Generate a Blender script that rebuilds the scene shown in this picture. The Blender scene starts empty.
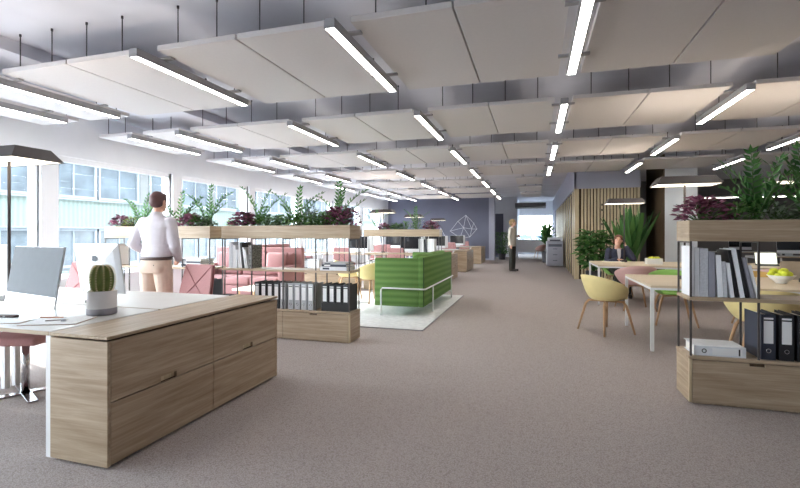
import bpy, bmesh, math, random
from mathutils import Vector, Matrix, Euler
R = math.radians
SC = bpy.context.scene
COL = SC.collection
PI = math.pi

# ------------------------------------------------------------------ camera, world, sun, exposure
FPX = 448.0
YAW = math.atan(135 / 448.0)
cam_d = bpy.data.cameras.new('camera')
cam_d.sensor_width = 36.0
cam_d.lens = FPX / 800 * 36
cam_d.shift_y = -10 / 800
cam_d.clip_end = 2000
cam = bpy.data.objects.new('camera', cam_d)
cam.location = (0, 0, 1.3)
cam.rotation_euler = (R(90), 0, YAW)
COL.objects.link(cam)
SC.camera = cam

SC.view_settings.view_transform = 'Standard'
SC.view_settings.look = 'None'
SC.view_settings.exposure = 1.86
SC.view_settings.gamma = 1.0
SC.view_settings.use_curve_mapping = False
SC.cycles.use_denoising = True
SC.cycles.max_bounces = 10
SC.cycles.diffuse_bounces = 6
SC.cycles.glossy_bounces = 4
SC.cycles.transmission_bounces = 6
SC.cycles.transparent_max_bounces = 12
SC.cycles.sample_clamp_indirect = 6.0
SC.cycles.caustics_reflective = False
SC.cycles.caustics_refractive = False

world = bpy.data.worlds.new('sky')
SC.world = world
world.use_nodes = True
wn, wl = world.node_tree.nodes, world.node_tree.links
wn.clear()
w_out = wn.new('ShaderNodeOutputWorld')
w_bg = wn.new('ShaderNodeBackground')
w_tc = wn.new('ShaderNodeTexCoord')
w_sep = wn.new('ShaderNodeSeparateXYZ')
w_ramp = wn.new('ShaderNodeValToRGB')
w_ramp.color_ramp.elements[0].position = 0.0
w_ramp.color_ramp.elements[0].color = (0.95, 0.97, 1.0, 1)
w_ramp.color_ramp.elements[1].position = 0.8
w_ramp.color_ramp.elements[1].color = (0.70, 0.82, 1.0, 1)
wl.new(w_tc.outputs['Generated'], w_sep.inputs[0])
wl.new(w_sep.outputs['Z'], w_ramp.inputs[0])
wl.new(w_ramp.outputs[0], w_bg.inputs['Color'])
w_bg.inputs['Strength'].default_value = 8.0
wl.new(w_bg.outputs[0], w_out.inputs[0])

sun_d = bpy.data.lights.new('sun', 'SUN')
sun_d.energy = 3.6
sun_d.angle = R(1.5)
sun_d.color = (1.0, 0.96, 0.92)
sun = bpy.data.objects.new('sun', sun_d)
SUN_EL, SUN_AZ = R(27), R(14)          # light travels +X, slightly towards the camera
sdir = Vector((math.cos(SUN_EL) * math.cos(SUN_AZ), -math.cos(SUN_EL) * math.sin(SUN_AZ), -math.sin(SUN_EL)))
sun.rotation_euler = sdir.to_track_quat('-Z', 'Y').to_euler()
sun.location = (-30, 10, 20)
COL.objects.link(sun)


def portal(name, loc, rot, sx, sy):
    d = bpy.data.lights.new(name, 'AREA')
    d.shape = 'RECTANGLE'
    d.size, d.size_y = sx, sy
    d.cycles.is_portal = True
    o = bpy.data.objects.new(name, d)
    o.location = loc
    o.rotation_euler = rot
    COL.objects.link(o)


# sky portals guide the daylight through the real window openings (they emit nothing)
portal('window_portal', (-7.72, 11.4, 1.575), (0, R(-90), 0), 2.05, 29.2)
portal('far_window_portal', (0.1, 30.1, 1.7), (R(-90), 0, 0), 2.2, 1.66)

# ------------------------------------------------------------------ materials
MATS = {}


def nm(name):
    m = bpy.data.materials.new(name)
    m.use_nodes = True
    MATS[name] = m
    return m, m.node_tree.nodes, m.node_tree.links, m.node_tree.nodes['Principled BSDF']


def lin(c):
    return tuple(((x / 255) / 12.92 if x / 255 <= 0.04045 else ((x / 255 + 0.055) / 1.055) ** 2.4) for x in c)


def pm(name, rgb, rough=0.5, metal=0.0, var=0.06, scale=18.0, bump=0.0, spec=0.5, coat=0.0):
    """plain material from an sRGB 0-255 colour, with a little procedural variation"""
    m, n, l, b = nm(name)
    c = lin(rgb)
    tc = n.new('ShaderNodeTexCoord')
    no = n.new('ShaderNodeTexNoise')
    no.inputs['Scale'].default_value = scale
    no.inputs['Detail'].default_value = 3
    l.new(tc.outputs['Object'], no.inputs['Vector'])
    rp = n.new('ShaderNodeValToRGB')
    rp.color_ramp.elements[0].position = 0.3
    rp.color_ramp.elements[1].position = 0.7
    rp.color_ramp.elements[0].color = (*[x * (1 - var) for x in c], 1)
    rp.color_ramp.elements[1].color = (*[min(1, x * (1 + var)) for x in c], 1)
    l.new(no.outputs['Fac'], rp.inputs[0])
    l.new(rp.outputs[0], b.inputs['Base Color'])
    b.inputs['Roughness'].default_value = rough
    b.inputs['Metallic'].default_value = metal
    b.inputs['Specular IOR Level'].default_value = spec
    b.inputs['Coat Weight'].default_value = coat
    if bump:
        bp = n.new('ShaderNodeBump')
        bp.inputs['Strength'].default_value = bump
        bp.inputs['Distance'].default_value = 0.004
        l.new(no.outputs['Fac'], bp.inputs['Height'])
        l.new(bp.outputs[0], b.inputs['Normal'])
    return m


def wood(name, light, dark, sc, rough=0.45):
    m, n, l, b = nm(name)
    tc = n.new('ShaderNodeTexCoord')
    mp = n.new('ShaderNodeMapping')
    mp.inputs['Scale'].default_value = sc
    l.new(tc.outputs['Object'], mp.inputs[0])
    no = n.new('ShaderNodeTexNoise')
    no.inputs['Scale'].default_value = 1.0
    no.inputs['Detail'].default_value = 6
    no.inputs['Roughness'].default_value = 0.65
    no.inputs['Distortion'].default_value = 0.4
    l.new(mp.outputs[0], no.inputs['Vector'])
    rp = n.new('ShaderNodeValToRGB')
    rp.color_ramp.elements[0].position = 0.32
    rp.color_ramp.elements[1].position = 0.66
    rp.color_ramp.elements[0].color = (*lin(dark), 1)
    rp.color_ramp.elements[1].color = (*lin(light), 1)
    l.new(no.outputs['Fac'], rp.inputs[0])
    l.new(rp.outputs[0], b.inputs['Base Color'])
    b.inputs['Roughness'].default_value = rough
    b.inputs['Specular IOR Level'].default_value = 0.35
    bp = n.new('ShaderNodeBump')
    bp.inputs['Strength'].default_value = 0.08
    bp.inputs['Distance'].default_value = 0.002
    l.new(no.outputs['Fac'], bp.inputs['Height'])
    l.new(bp.outputs[0], b.inputs['Normal'])
    return m


OAK_L, OAK_D = (186, 166, 142), (150, 128, 104)
WX = wood('oak_grain_x', OAK_L, OAK_D, (1.6, 34, 34))
WY = wood('oak_grain_y', OAK_L, OAK_D, (34, 1.6, 34))
WZ = wood('oak_grain_z', (206, 190, 160), (172, 152, 122), (40, 40, 2))
WPALE = wood('pale_table_wood', (222, 205, 180), (200, 180, 152), (1.5, 30, 30))
WLEG = wood('chair_leg_wood', (205, 168, 132), (176, 138, 104), (40, 40, 3))


def carpet():
    m, n, l, b = nm('carpet_loops')
    tc = n.new('ShaderNodeTexCoord')
    v = n.new('ShaderNodeTexVoronoi')
    v.inputs['Scale'].default_value = 120
    l.new(tc.outputs['Object'], v.inputs['Vector'])
    no = n.new('ShaderNodeTexNoise')
    no.inputs['Scale'].default_value = 220
    no.inputs['Detail'].default_value = 2
    l.new(tc.outputs['Object'], no.inputs['Vector'])
    mx = n.new('ShaderNodeMath')
    mx.operation = 'ADD'
    mul = n.new('ShaderNodeMath')
    mul.operation = 'MULTIPLY'
    mul.inputs[1].default_value = -0.55
    l.new(v.outputs['Distance'], mul.inputs[0])
    l.new(mul.outputs[0], mx.inputs[0])
    l.new(no.outputs['Fac'], mx.inputs[1])
    rp = n.new('ShaderNodeValToRGB')
    rp.color_ramp.elements[0].position = 0.0
    rp.color_ramp.elements[1].position = 0.5
    rp.color_ramp.elements[0].color = (*lin((150, 140, 136)), 1)
    rp.color_ramp.elements[1].color = (*lin((194, 184, 180)), 1)
    l.new(mx.outputs[0], rp.inputs[0])
    l.new(rp.outputs[0], b.inputs['Base Color'])
    b.inputs['Roughness'].default_value = 0.95
    b.inputs['Specular IOR Level'].default_value = 0.15
    bp = n.new('ShaderNodeBump')
    bp.inputs['Strength'].default_value = 0.5
    bp.inputs['Distance'].default_value = 0.006
    l.new(mx.outputs[0], bp.inputs['Height'])
    l.new(bp.outputs[0], b.inputs['Normal'])
    return m


def glass():
    m, n, l, b = nm('window_glass')
    n.remove(b)
    out = n['Material Output']
    t = n.new('ShaderNodeBsdfTransparent')
    t.inputs['Color'].default_value = (0.93, 0.97, 0.97, 1)
    g = n.new('ShaderNodeBsdfGlossy')
    g.inputs['Roughness'].default_value = 0.02
    fr = n.new('ShaderNodeLayerWeight')
    fr.inputs['Blend'].default_value = 0.5
    pw = n.new('ShaderNodeMath')
    pw.operation = 'POWER'
    pw.inputs[1].default_value = 5.0
    sc_ = n.new('ShaderNodeMath')
    sc_.operation = 'MULTIPLY_ADD'
    sc_.inputs[1].default_value = 0.30
    sc_.inputs[2].default_value = 0.02
    l.new(fr.outputs['Facing'], pw.inputs[0])
    l.new(pw.outputs[0], sc_.inputs[0])
    mx = n.new('ShaderNodeMixShader')
    l.new(sc_.outputs[0], mx.inputs[0])
    l.new(t.outputs[0], mx.inputs[1])
    l.new(g.outputs[0], mx.inputs[2])
    l.new(mx.outputs[0], out.inputs['Surface'])
    return m


def emit(name, rgb, strength):
    m, n, l, b = nm(name)
    b.inputs['Base Color'].default_value = (*lin(rgb), 1)
    b.inputs['Emission Color'].default_value = (*lin(rgb), 1)
    b.inputs['Emission Strength'].default_value = strength
    return m


def ribbed(name, light, dark, axis, freq):
    """wave pattern across one axis: ribbed cladding / ribbed upholstery"""
    m, n, l, b = nm(name)
    tc = n.new('ShaderNodeTexCoord')
    wv = n.new('ShaderNodeTexWave')
    wv.wave_type = 'BANDS'
    wv.bands_direction = axis
    wv.inputs['Scale'].default_value = freq
    wv.inputs['Distortion'].default_value = 0.6
    wv.inputs['Detail'].default_value = 2
    l.new(tc.outputs['Object'], wv.inputs['Vector'])
    rp = n.new('ShaderNodeValToRGB')
    rp.color_ramp.elements[0].color = (*lin(dark), 1)
    rp.color_ramp.elements[1].color = (*lin(light), 1)
    l.new(wv.outputs['Fac'], rp.inputs[0])
    l.new(rp.outputs[0], b.inputs['Base Color'])
    b.inputs['Roughness'].default_value = 0.85
    b.inputs['Specular IOR Level'].default_value = 0.2
    bp = n.new('ShaderNodeBump')
    bp.inputs['Strength'].default_value = 0.3
    bp.inputs['Distance'].default_value = 0.01
    l.new(wv.outputs['Fac'], bp.inputs['Height'])
    l.new(bp.outputs[0], b.inputs['Normal'])
    return m


def leafmat(name, light, dark, rough=0.45):
    m, n, l, b = nm(name)
    g = n.new('ShaderNodeNewGeometry')
    rp = n.new('ShaderNodeValToRGB')
    rp.color_ramp.elements[0].color = (*lin(dark), 1)
    rp.color_ramp.elements[1].color = (*lin(light), 1)
    l.new(g.outputs['Random Per Island'], rp.inputs[0])
    l.new(rp.outputs[0], b.inputs['Base Color'])
    b.inputs['Roughness'].default_value = rough
    b.inputs['Specular IOR Level'].default_value = 0.35
    tr = n.new('ShaderNodeBsdfTranslucent')
    l.new(rp.outputs[0], tr.inputs['Color'])
    mx = n.new('ShaderNodeMixShader')
    mx.inputs[0].default_value = 0.25
    out = n['Material Output']
    l.new(b.outputs[0], mx.inputs[1])
    l.new(tr.outputs[0], mx.inputs[2])
    l.new(mx.outputs[0], out.inputs['Surface'])
    return m


M = {
    'carpet': carpet(), 'glass': glass(),
    'white_wall': pm('white_wall_paint', (228, 230, 233), 0.8, var=0.02, scale=3),
    'grey_wall': pm('lavender_grey_wall_paint', (168, 168, 182), 0.8, var=0.03, scale=3),
    'accent': pm('charcoal_blue_wall_paint', (106, 107, 124), 0.8, var=0.04, scale=2),
    'dark_wall': pm('dark_grey_wall_paint', (104, 101, 101), 0.8, var=0.05, scale=2),
    'slab': pm('pale_concrete_slab', (214, 214, 221), 0.85, var=0.06, scale=1.3),
    'panel': pm('acoustic_panel_felt', (213, 209, 208), 0.9, var=0.015, scale=30),
    'frame_white': pm('white_window_frame', (235, 236, 238), 0.4, var=0.02),
    'gasket': pm('dark_gasket', (60, 62, 70), 0.5),
    'alu': pm('grey_aluminium', (160, 159, 162), 0.5, 0.0, var=0.03),
    'rod': pm('dark_steel_rod', (72, 70, 74), 0.5, 0.6),
    'black_steel': pm('black_steel_tube', (78, 73, 72), 0.5, 0.1),
    'white_steel': pm('white_powder_coated_steel', (228, 228, 230), 0.35, var=0.02),
    'chrome': pm('polished_chrome', (206, 206, 210), 0.12, 1.0, var=0.02),
    'light': emit('light_diffuser', (255, 251, 244), 7.5),
    'added_uplight': emit('added_uplight_strip', (255, 250, 246), 0.9),
    'lamp_up': emit('lamp_top_diffuser', (255, 238, 218), 5.5),
    'lamp_glow': emit('lamp_diffuser', (255, 243, 222), 0.9),
    'shade': pm('dark_grey_lamp_shade', (72, 66, 66), 0.55, 0.2, var=0.03),
    'desk_white': pm('pale_desk_laminate', (198, 194, 190), 0.4, var=0.03, scale=6),
    'pot_white': pm('matt_white_ceramic', (228, 225, 224), 0.6, var=0.02),
    'pot_grey': pm('grey_ceramic_band', (150, 146, 152), 0.6),
    'pot_dark': pm('dark_grey_plant_pot', (70, 70, 74), 0.6),
    'soil': pm('dark_soil', (52, 42, 36), 0.95, var=0.35, scale=60, bump=0.6),
    'cactus': pm('cactus_skin', (112, 126, 66), 0.6, var=0.25, scale=30),
    'spine': pm('cream_cactus_spines', (226, 210, 170), 0.7),
    'screen_off': pm('switched_off_screen_glass', (126, 129, 134), 0.7, var=0.02, spec=0.06),
    'screen_black': pm('black_screen_glass', (30, 31, 36), 0.1, var=0.02),
    'screen_on': emit('lit_laptop_screen', (243, 244, 226), 0.3),
    'imac': pm('brushed_silver_aluminium', (216, 216, 218), 0.35, 0.25, var=0.02),
    'logo': pm('dark_logo', (70, 72, 80), 0.3),
    'paper': pm('white_paper', (240, 239, 238), 0.8, var=0.01),
    'paper_edge': pm('kraft_cover', (178, 142, 118), 0.8),
    'pencil': pm('orange_pencil_lacquer', (206, 142, 96), 0.5),
    'pencil_grey': pm('grey_pencil_lacquer', (150, 140, 134), 0.5),
    'black': pm('black_plastic', (32, 32, 34), 0.5),
    'bind_black': pm('black_binder_board', (40, 40, 44), 0.55),
    'bind_navy': pm('navy_binder_board', (54, 58, 72), 0.55),
    'bind_grey': pm('grey_binder_board', (172, 174, 178), 0.55),
    'bind_white': pm('white_binder_board', (222, 224, 228), 0.5),
    'label': pm('white_spine_label', (235, 235, 235), 0.7, var=0.01),
    'book_lgrey': pm('pale_grey_book_cover', (240, 242, 246), 0.6, var=0.02),
    'book_grey': pm('mottled_grey_book_cover', (200, 202, 208), 0.7, var=0.12, scale=70),
    'book_dgrey': pm('dark_grey_book_cover', (150, 150, 160), 0.6),
    'book_black': pm('black_book_cover', (38, 38, 42), 0.5),
    'book_white': pm('white_book_cover', (228, 228, 230), 0.6, var=0.02),
    'book_pattern': pm('speckled_black_white_cover', (126, 124, 122), 0.6, var=0.9, scale=45),
    'pages': pm('book_pages', (236, 232, 222), 0.9, var=0.03, scale=120),
    'pink': pm('dusty_pink_upholstery', (178, 132, 132), 0.9, var=0.05, scale=60, bump=0.2),
    'pink_sofa': pm('faded_rose_sofa_fabric', (146, 104, 103), 0.9, var=0.05, scale=60, bump=0.2),
    'pink_seam': pm('dusty_pink_seam', (156, 106, 107), 0.9),
    'pink_dark': pm('deep_red_seam', (128, 74, 76), 0.9),
    'pink_shell': pm('pale_pink_chair_shell', (206, 166, 162), 0.55, var=0.02),
    'yellow_shell': pm('mustard_yellow_chair_shell', (226, 207, 148), 0.55, var=0.02),
    'ochre_shell': pm('ochre_chair_shell', (206, 168, 96), 0.55, var=0.02),
    'green_shell': pm('leaf_green_chair_shell', (140, 186, 96), 0.55, var=0.02),
    'sofa_green': ribbed('green_ribbed_upholstery', (112, 146, 84), (90, 124, 66), 'Z', 3.2),
    'sofa_side': ribbed('green_side_upholstery', (110, 144, 80), (92, 126, 66), 'Z', 3.2),
    'piping': pm('dark_green_piping', (46, 78, 34), 0.8),
    'rug': pm('pale_grey_rug_pile', (214, 214, 214), 0.95, var=0.10, scale=14, bump=0.4),
    'cream_table': pm('cream_lacquer', (236, 226, 206), 0.4, var=0.02),
    'skin': pm('light_skin', (222, 172, 148), 0.55, var=0.04, scale=40),
    'hair_brown': pm('dark_brown_hair', (86, 56, 56), 0.6, var=0.25, scale=90, bump=0.5),
    'hair_red': pm('auburn_hair', (112, 66, 50), 0.6, var=0.25, scale=90, bump=0.5),
    'hair_blond': pm('dark_blond_hair', (168, 140, 98), 0.6, var=0.2, scale=90, bump=0.5),
    'shirt_white': pm('white_cotton_shirt', (204, 198, 205), 0.85, var=0.03, scale=20),
    'blouse': pm('cream_blouse', (224, 218, 206), 0.85, var=0.03, scale=20),
    'chino': pm('beige_chino_cotton', (208, 186, 170), 0.85, var=0.04, scale=20),
    'slacks': pm('dark_charcoal_slacks', (62, 62, 58), 0.85, var=0.05, scale=20),
    'blazer': pm('navy_blazer_wool', (52, 54, 72), 0.9, var=0.06, scale=30),
    'belt': pm('brown_leather_belt', (70, 50, 46), 0.5),
    'shoe': pm('dark_leather_shoe', (44, 38, 36), 0.5),
    'red': pm('red_upholstery', (186, 66, 62), 0.85, var=0.05),
    'cup': pm('dark_red_cup', (112, 48, 48), 0.5),
    'fruit': pm('lime_fruit_peel', (206, 214, 52), 0.5, var=0.1, scale=30),
    'bowl': pm('white_bowl_glaze', (232, 230, 226), 0.3, var=0.01),
    'printer': pm('grey_copier_plastic', (164, 165, 178), 0.5, var=0.02),
    'printer_dark': pm('dark_copier_plastic', (92, 94, 106), 0.5),
    'printer_white': pm('white_copier_plastic', (220, 222, 228), 0.5),
    'laptop': pm('warm_grey_laptop_lid', (176, 164, 150), 0.4, 0.2),
    'wire': pm('white_wire', (214, 214, 222), 0.5),
    'slat_back': pm('dark_brown_slat_backing', (66, 52, 40), 0.9, var=0.1),
    'brown_clad': wood('dark_walnut_cladding', (104, 86, 66), (80, 64, 48), (30, 30, 1.6)),
    'door_dark': pm('charcoal_door_leaf', (84, 86, 98), 0.6),
    'facade_white': pm('facade_white_render', (150, 154, 158), 0.8, var=0.03),
    'facade_green': ribbed('facade_pale_green_cladding', (140, 148, 140), (126, 136, 126), 'Y', 1.4),
    'facade_beige': pm('facade_beige_panel', (124, 122, 118), 0.8, var=0.03),
    'facade_glass': pm('facade_window_glass', (106, 112, 116), 0.25, var=0.28, scale=0.9, spec=0.3),
    'tower': pm('grey_sky_blocker', (120, 120, 122), 0.8, var=0.05, scale=0.5),  # for the unseen slab that blocks sky light
    'city': pm('haze_tinted_city_building', (66, 78, 92), 0.9, var=0.1, scale=0.05),  # distance haze is put into this bluish base colour
    'ground': pm('grey_asphalt_ground', (110, 110, 110), 0.9, var=0.1, scale=0.5),
    'leaf_zz': leafmat('glossy_green_leaflets', (100, 146, 80), (54, 100, 52)),
    'leaf_dark': leafmat('dark_green_leaves', (106, 150, 82), (58, 98, 54)),
    'leaf_fern': leafmat('fresh_green_fern_leaves', (104, 146, 66), (58, 98, 44)),
    'leaf_mid': leafmat('mid_green_leaves', (120, 160, 88), (70, 112, 60)),
    'leaf_red': leafmat('burgundy_leaves', (178, 114, 140), (98, 54, 76)),
    'leaf_grey': leafmat('silver_green_leaves', (150, 164, 142), (98, 116, 94)),
    'leaf_yellow': leafmat('yellow_green_leaves', (168, 178, 92), (112, 132, 62)),
    'stem': pm('green_plant_stem', (78, 106, 58), 0.6),
}

# ------------------------------------------------------------------ mesh helpers


class MB:
    def __init__(s):
        s.v, s.f = [], []

    def add(s, vs, fs):
        o = len(s.v)
        s.v += [Vector(p) for p in vs]
        s.f += [tuple(i + o for i in f) for f in fs]
        return s

    def box(s, x0, y0, z0, x1, y1, z1):
        vs = [(x0, y0, z0), (x1, y0, z0), (x1, y1, z0), (x0, y1, z0), (x0, y0, z1), (x1, y0, z1), (x1, y1, z1), (x0, y1, z1)]
        return s.add(vs, [(0, 3, 2, 1), (4, 5, 6, 7), (0, 1, 5, 4), (1, 2, 6, 5), (2, 3, 7, 6), (3, 0, 4, 7)])

    def rbox(s, x0, y0, z0, x1, y1, z1, r, seg=3):
        bm = bmesh.new()
        t = MB().box(x0, y0, z0, x1, y1, z1)
        vs = [bm.verts.new(p) for p in t.v]
        for f in t.f:
            bm.faces.new([vs[i] for i in f])
        bmesh.ops.bevel(bm, geom=list(bm.edges), offset=r, segments=seg, profile=0.5, affect='EDGES')
        bm.verts.index_update()
        s.add([v.co.copy() for v in bm.verts], [[v.index for v in f.verts] for f in bm.faces])
        bm.free()
        return s

    def ring_loft(s, rings, cap=True):
        n = len(rings[0])
        vs = [p for r in rings for p in r]
        fs = []
        for k in range(len(rings) - 1):
            for i in range(n):
                j = (i + 1) % n
                fs.append((k * n + i, k * n + j, (k + 1) * n + j, (k + 1) * n + i))
        if cap:
            fs.append(tuple(range(n - 1, -1, -1)))
            fs.append(tuple((len(rings) - 1) * n + i for i in range(n)))
        return s.add(vs, fs)

    def tube(s, pts, rad, n=8):
        pts = [Vector(p) for p in pts]
        if not isinstance(rad, (list, tuple)):
            rad = [rad] * len(pts)
        rings = []
        up = None
        for i, p in enumerate(pts):
            a = pts[max(0, i - 1)]
            b = pts[min(len(pts) - 1, i + 1)]
            t = (b - a).normalized()
            if up is None:
                up = Vector((0, 0, 1)) if abs(t.z) < 0.9 else Vector((1, 0, 0))
            x = t.cross(up).normalized()
            y = x.cross(t).normalized()
            up = y
            rings.append([p + (x * math.cos(2 * PI * k / n) + y * math.sin(2 * PI * k / n)) * rad[i] for k in range(n)])
        return s.ring_loft(rings)

    def cyl(s, x, y, z0, z1, r, n=16, r2=None):
        r2 = r if r2 is None else r2
        rings = [[(x + rr * math.cos(2 * PI * k / n), y + rr * math.sin(2 * PI * k / n), z) for k in range(n)] for z, rr in ((z0, r), (z1, r2))]
        return s.ring_loft(rings)

    def lathe(s, prof, x=0, y=0, n=24):
        rings = [[(x + r * math.cos(2 * PI * k / n), y + r * math.sin(2 * PI * k / n), z) for k in range(n)] for r, z in prof]
        return s.ring_loft(rings)

    def ball(s, c, rx, ry=None, rz=None, n=14, m=9):
        ry = rx if ry is None else ry
        rz = rx if rz is None else rz
        rings = []
        for i in range(1, m):
            a = -PI / 2 + PI * i / m
            rings.append([(c[0] + rx * math.cos(a) * math.cos(2 * PI * k / n), c[1] + ry * math.cos(a) * math.sin(2 * PI * k / n), c[2] + rz * math.sin(a)) for k in range(n)])
        return s.ring_loft(rings)

    def prism(s, poly, axis, a, b):
        """polygon in the two other axes (kept in x,y,z order), extruded along axis from a to b"""
        def P(p, t):
            return {'x': (t, p[0], p[1]), 'y': (p[0], t, p[1]), 'z': (p[0], p[1], t)}[axis]
        n = len(poly)
        vs = [P(p, a) for p in poly] + [P(p, b) for p in poly]
        fs = [tuple(range(n)), tuple(range(2 * n - 1, n - 1, -1))]
        fs += [(i, n + i, n + (i + 1) % n, (i + 1) % n) for i in range(n)]
        return s.add(vs, fs)

    def torus(s, c, r, t, axis='y', n=16, k=6):
        pts = []
        rings = []
        for i in range(n):
            a = 2 * PI * i / n
            ring = []
            for j in range(k):
                b = 2 * PI * j / k
                q = (r + t * math.cos(b))
                u, w, h = q * math.cos(a), q * math.sin(a), t * math.sin(b)
                ring.append({'y': (c[0] + u, c[1] + h, c[2] + w), 'z': (c[0] + u, c[1] + w, c[2] + h), 'x': (c[0] + h, c[1] + u, c[2] + w)}[axis])
            rings.append(ring)
        rings.append(rings[0])
        return s.ring_loft(rings, cap=False)

    def leaf(s, p, d, nrm, L, W, fold=0.15, droop=0.0):
        """a pointed leaf of four faces with a folded midrib"""
        d = Vector(d).normalized()
        nrm = Vector(nrm)
        side = d.cross(nrm)
        if side.length < 1e-4:
            side = d.cross(Vector((1, 0.2, 0)))
        side.normalize()
        up = side.cross(d).normalized()
        p = Vector(p)
        mid = p + d * L * 0.45 - up * W * fold
        tip = p + d * L - up * L * droop
        a = p + d * L * 0.4 + side * W * 0.5
        b = p + d * L * 0.4 - side * W * 0.5
        return s.add([p, a, mid, b, tip], [(0, 1, 2), (0, 2, 3), (1, 4, 2), (2, 4, 3)])

    def xform(s, mat):
        s.v = [mat @ p for p in s.v]
        return s

    def join(s, other):
        return s.add(other.v, other.f)

    def mesh(s, name):
        me = bpy.data.meshes.new(name)
        me.from_pydata([tuple(p) for p in s.v], [], s.f)
        bm = bmesh.new()
        bm.from_mesh(me)
        bmesh.ops.recalc_face_normals(bm, faces=bm.faces)
        bm.to_mesh(me)
        bm.free()
        return me


def obj(name, mb, mat, parent=None, smooth=False, label=None, loc=None, rot=None):
    me = mb.mesh(name)
    me.materials.append(mat)
    if smooth:
        for p in me.polygons:
            p.use_smooth = True
    o = bpy.data.objects.new(name, me)
    COL.objects.link(o)
    if parent:
        o.parent = parent
    if loc:
        o.location = loc
    if rot:
        o.rotation_euler = rot
    if label:
        o['label'] = label
    return o


def tag(o, label, cat, group=None):
    o['label'] = label
    o['category'] = cat
    if group:
        o['group'] = group
    return o


def thing(name, label, cat, loc=(0, 0, 0), rz=0.0, group=None):
    o = bpy.data.objects.new(name, None)
    o.empty_display_size = 0.1
    COL.objects.link(o)
    o.location = loc
    o.rotation_euler = (0, 0, rz)
    return tag(o, label, cat, group)


def struct(name, mb, mat, parent=None):
    o = obj(name, mb, mat, parent)
    if not parent:
        o['kind'] = 'structure'
    return o


def dup(root, loc, rz=None, label=None, group=None):
    def cp(o, par):
        c = o.copy()
        COL.objects.link(c)
        c.parent = par
        for ch in list(o.children):
            cp(ch, c)
        return c
    r = cp(root, None)
    r.location = loc
    if rz is not None:
        e = r.rotation_euler.copy()
        e.z = rz
        r.rotation_euler = e
    if label:
        r['label'] = label
    if group:
        r['group'] = group
    return r


ORD = ['first', 'second', 'third', 'fourth', 'fifth', 'sixth', 'seventh', 'eighth', 'ninth', 'tenth', 'eleventh', 'twelfth',
       'thirteenth', 'fourteenth', 'fifteenth', 'sixteenth', 'seventeenth', 'eighteenth']
CY, SY = math.cos(YAW), math.sin(YAW)


def seen(x, y, z, pad=25):
    """would the photograph's frame hold this point (used only to leave out repeats wholly outside it)"""
    yc = -x * SY + y * CY
    if yc < 0.3:
        return False
    xc = x * CY + y * SY
    u, v = 400 + FPX * xc / yc, 234 - FPX * (z - 1.3) / yc
    return -pad < u < 800 + pad and -pad < v < 488 + pad


# ------------------------------------------------------------------ the room
XL, XR, Y0, YB = -7.5, 9.4, -3.2, 22.7
SLAB = 3.4
struct('floor', MB().box(XL - 0.3, Y0 - 0.2, -0.2, XR + 0.2, 30.2, 0.0), M['carpet'])
struct('ceiling', MB().box(XL - 0.3, Y0 - 0.2, SLAB, XR + 0.2, 30.2, SLAB + 0.25), M['slab'])
struct('trim_1', MB().box(-6.3, Y0, 3.26, -5.4, YB, SLAB), M['slab'])            # downstand beam along the windows
# window wall: sill, head, pilasters
PIL0, PITCH, PW = 5.275, 2.7, 0.26
wl_mb = MB()
SILL, HEAD = 0.55, 2.6
wl_mb.box(XL - 0.28, Y0, 0, XL, 26.2, SILL)
wl_mb.box(XL - 0.28, Y0, HEAD, XL, 26.2, SLAB)
wl_mb.box(XL - 0.28, 25.9, SILL, XL, 26.2, HEAD)
pil = [PIL0 + PITCH * k for k in range(-3, 7)]
for p in pil:
    wl_mb.box(XL - 0.28, p - PW / 2, SILL, XL + 0.02, p + PW / 2, HEAD)
wl_mb.box(XL - 0.28, YB - 0.6, SILL, XL, YB + 0.2, HEAD)
struct('wall_left', wl_mb, M['white_wall'])
struct('trim_2', MB().box(XL - 0.02, Y0, SILL, XL + 0.10, YB - 0.6, SILL + 0.03), M['frame_white'])   # window board
edges = pil + [YB - 0.6 + PW / 2, None, YB + 0.2 - PW / 2, 25.9 + PW / 2]  # last window is out of view, added to bring daylight into the recess
nwin = 0
for a, b in zip(edges[:-1], edges[1:]):
    if a is None or b is None:
        continue
    nwin += 1
    y0, y1 = a + PW / 2, b - PW / 2
    xo = XL - 0.13
    fr = MB()
    fr.box(xo, y0, HEAD - 0.09, xo + 0.09, y1, HEAD)
    fr.box(xo, y0, SILL, xo + 0.09, y1, SILL + 0.07)
    fr.box(xo, y0, SILL, xo + 0.09, y0 + 0.06, HEAD)
    fr.box(xo, y1 - 0.06, SILL, xo + 0.09, y1, HEAD)
    w = struct('window_%d' % nwin, fr, M['frame_white'])
    g = MB().box(xo + 0.03, y0 + 0.06, SILL + 0.07, xo + 0.04, y1 - 0.06, HEAD - 0.09)
    obj('pane', g, M['glass'], w)
    ga = MB()
    ga.box(xo + 0.09, y1 - 0.014, SILL, xo + 0.10, y1, HEAD)
    ga.box(xo + 0.09, y0, SILL, xo + 0.10, y0 + 0.014, HEAD)
    obj('gasket', ga, M['gasket'], w)

struct('wall_front', MB().box(XL - 0.28, Y0 - 0.2, 0, XR + 0.2, Y0, SLAB), M['white_wall'])
struct('wall_right', MB().box(XR, Y0, 0, XR + 0.2, 20.2, SLAB), M['white_wall'])
# accent wall and what stands beyond it
struct('wall_back', MB().box(XL, YB, 0, -2.2, YB + 0.2, SLAB), M['accent'])
struct('trim_3', MB().box(-2.2, YB - 0.05, 0, -1.92, YB + 0.3, SLAB), M['grey_wall'])   # pale wall end
struct('wall_back_inner', MB().box(XL, 26.0, 0, -1.02, 26.2, SLAB), M['white_wall'])
d1 = struct('door_1', MB().box(-2.2, 25.96, 0, -1.72, 26.0, 2.45), M['door_dark'])
obj('door_handle', MB().tube([(-1.8, 25.92, 1.05), (-1.92, 25.92, 1.05)], 0.012), M['chrome'], d1)
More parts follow.
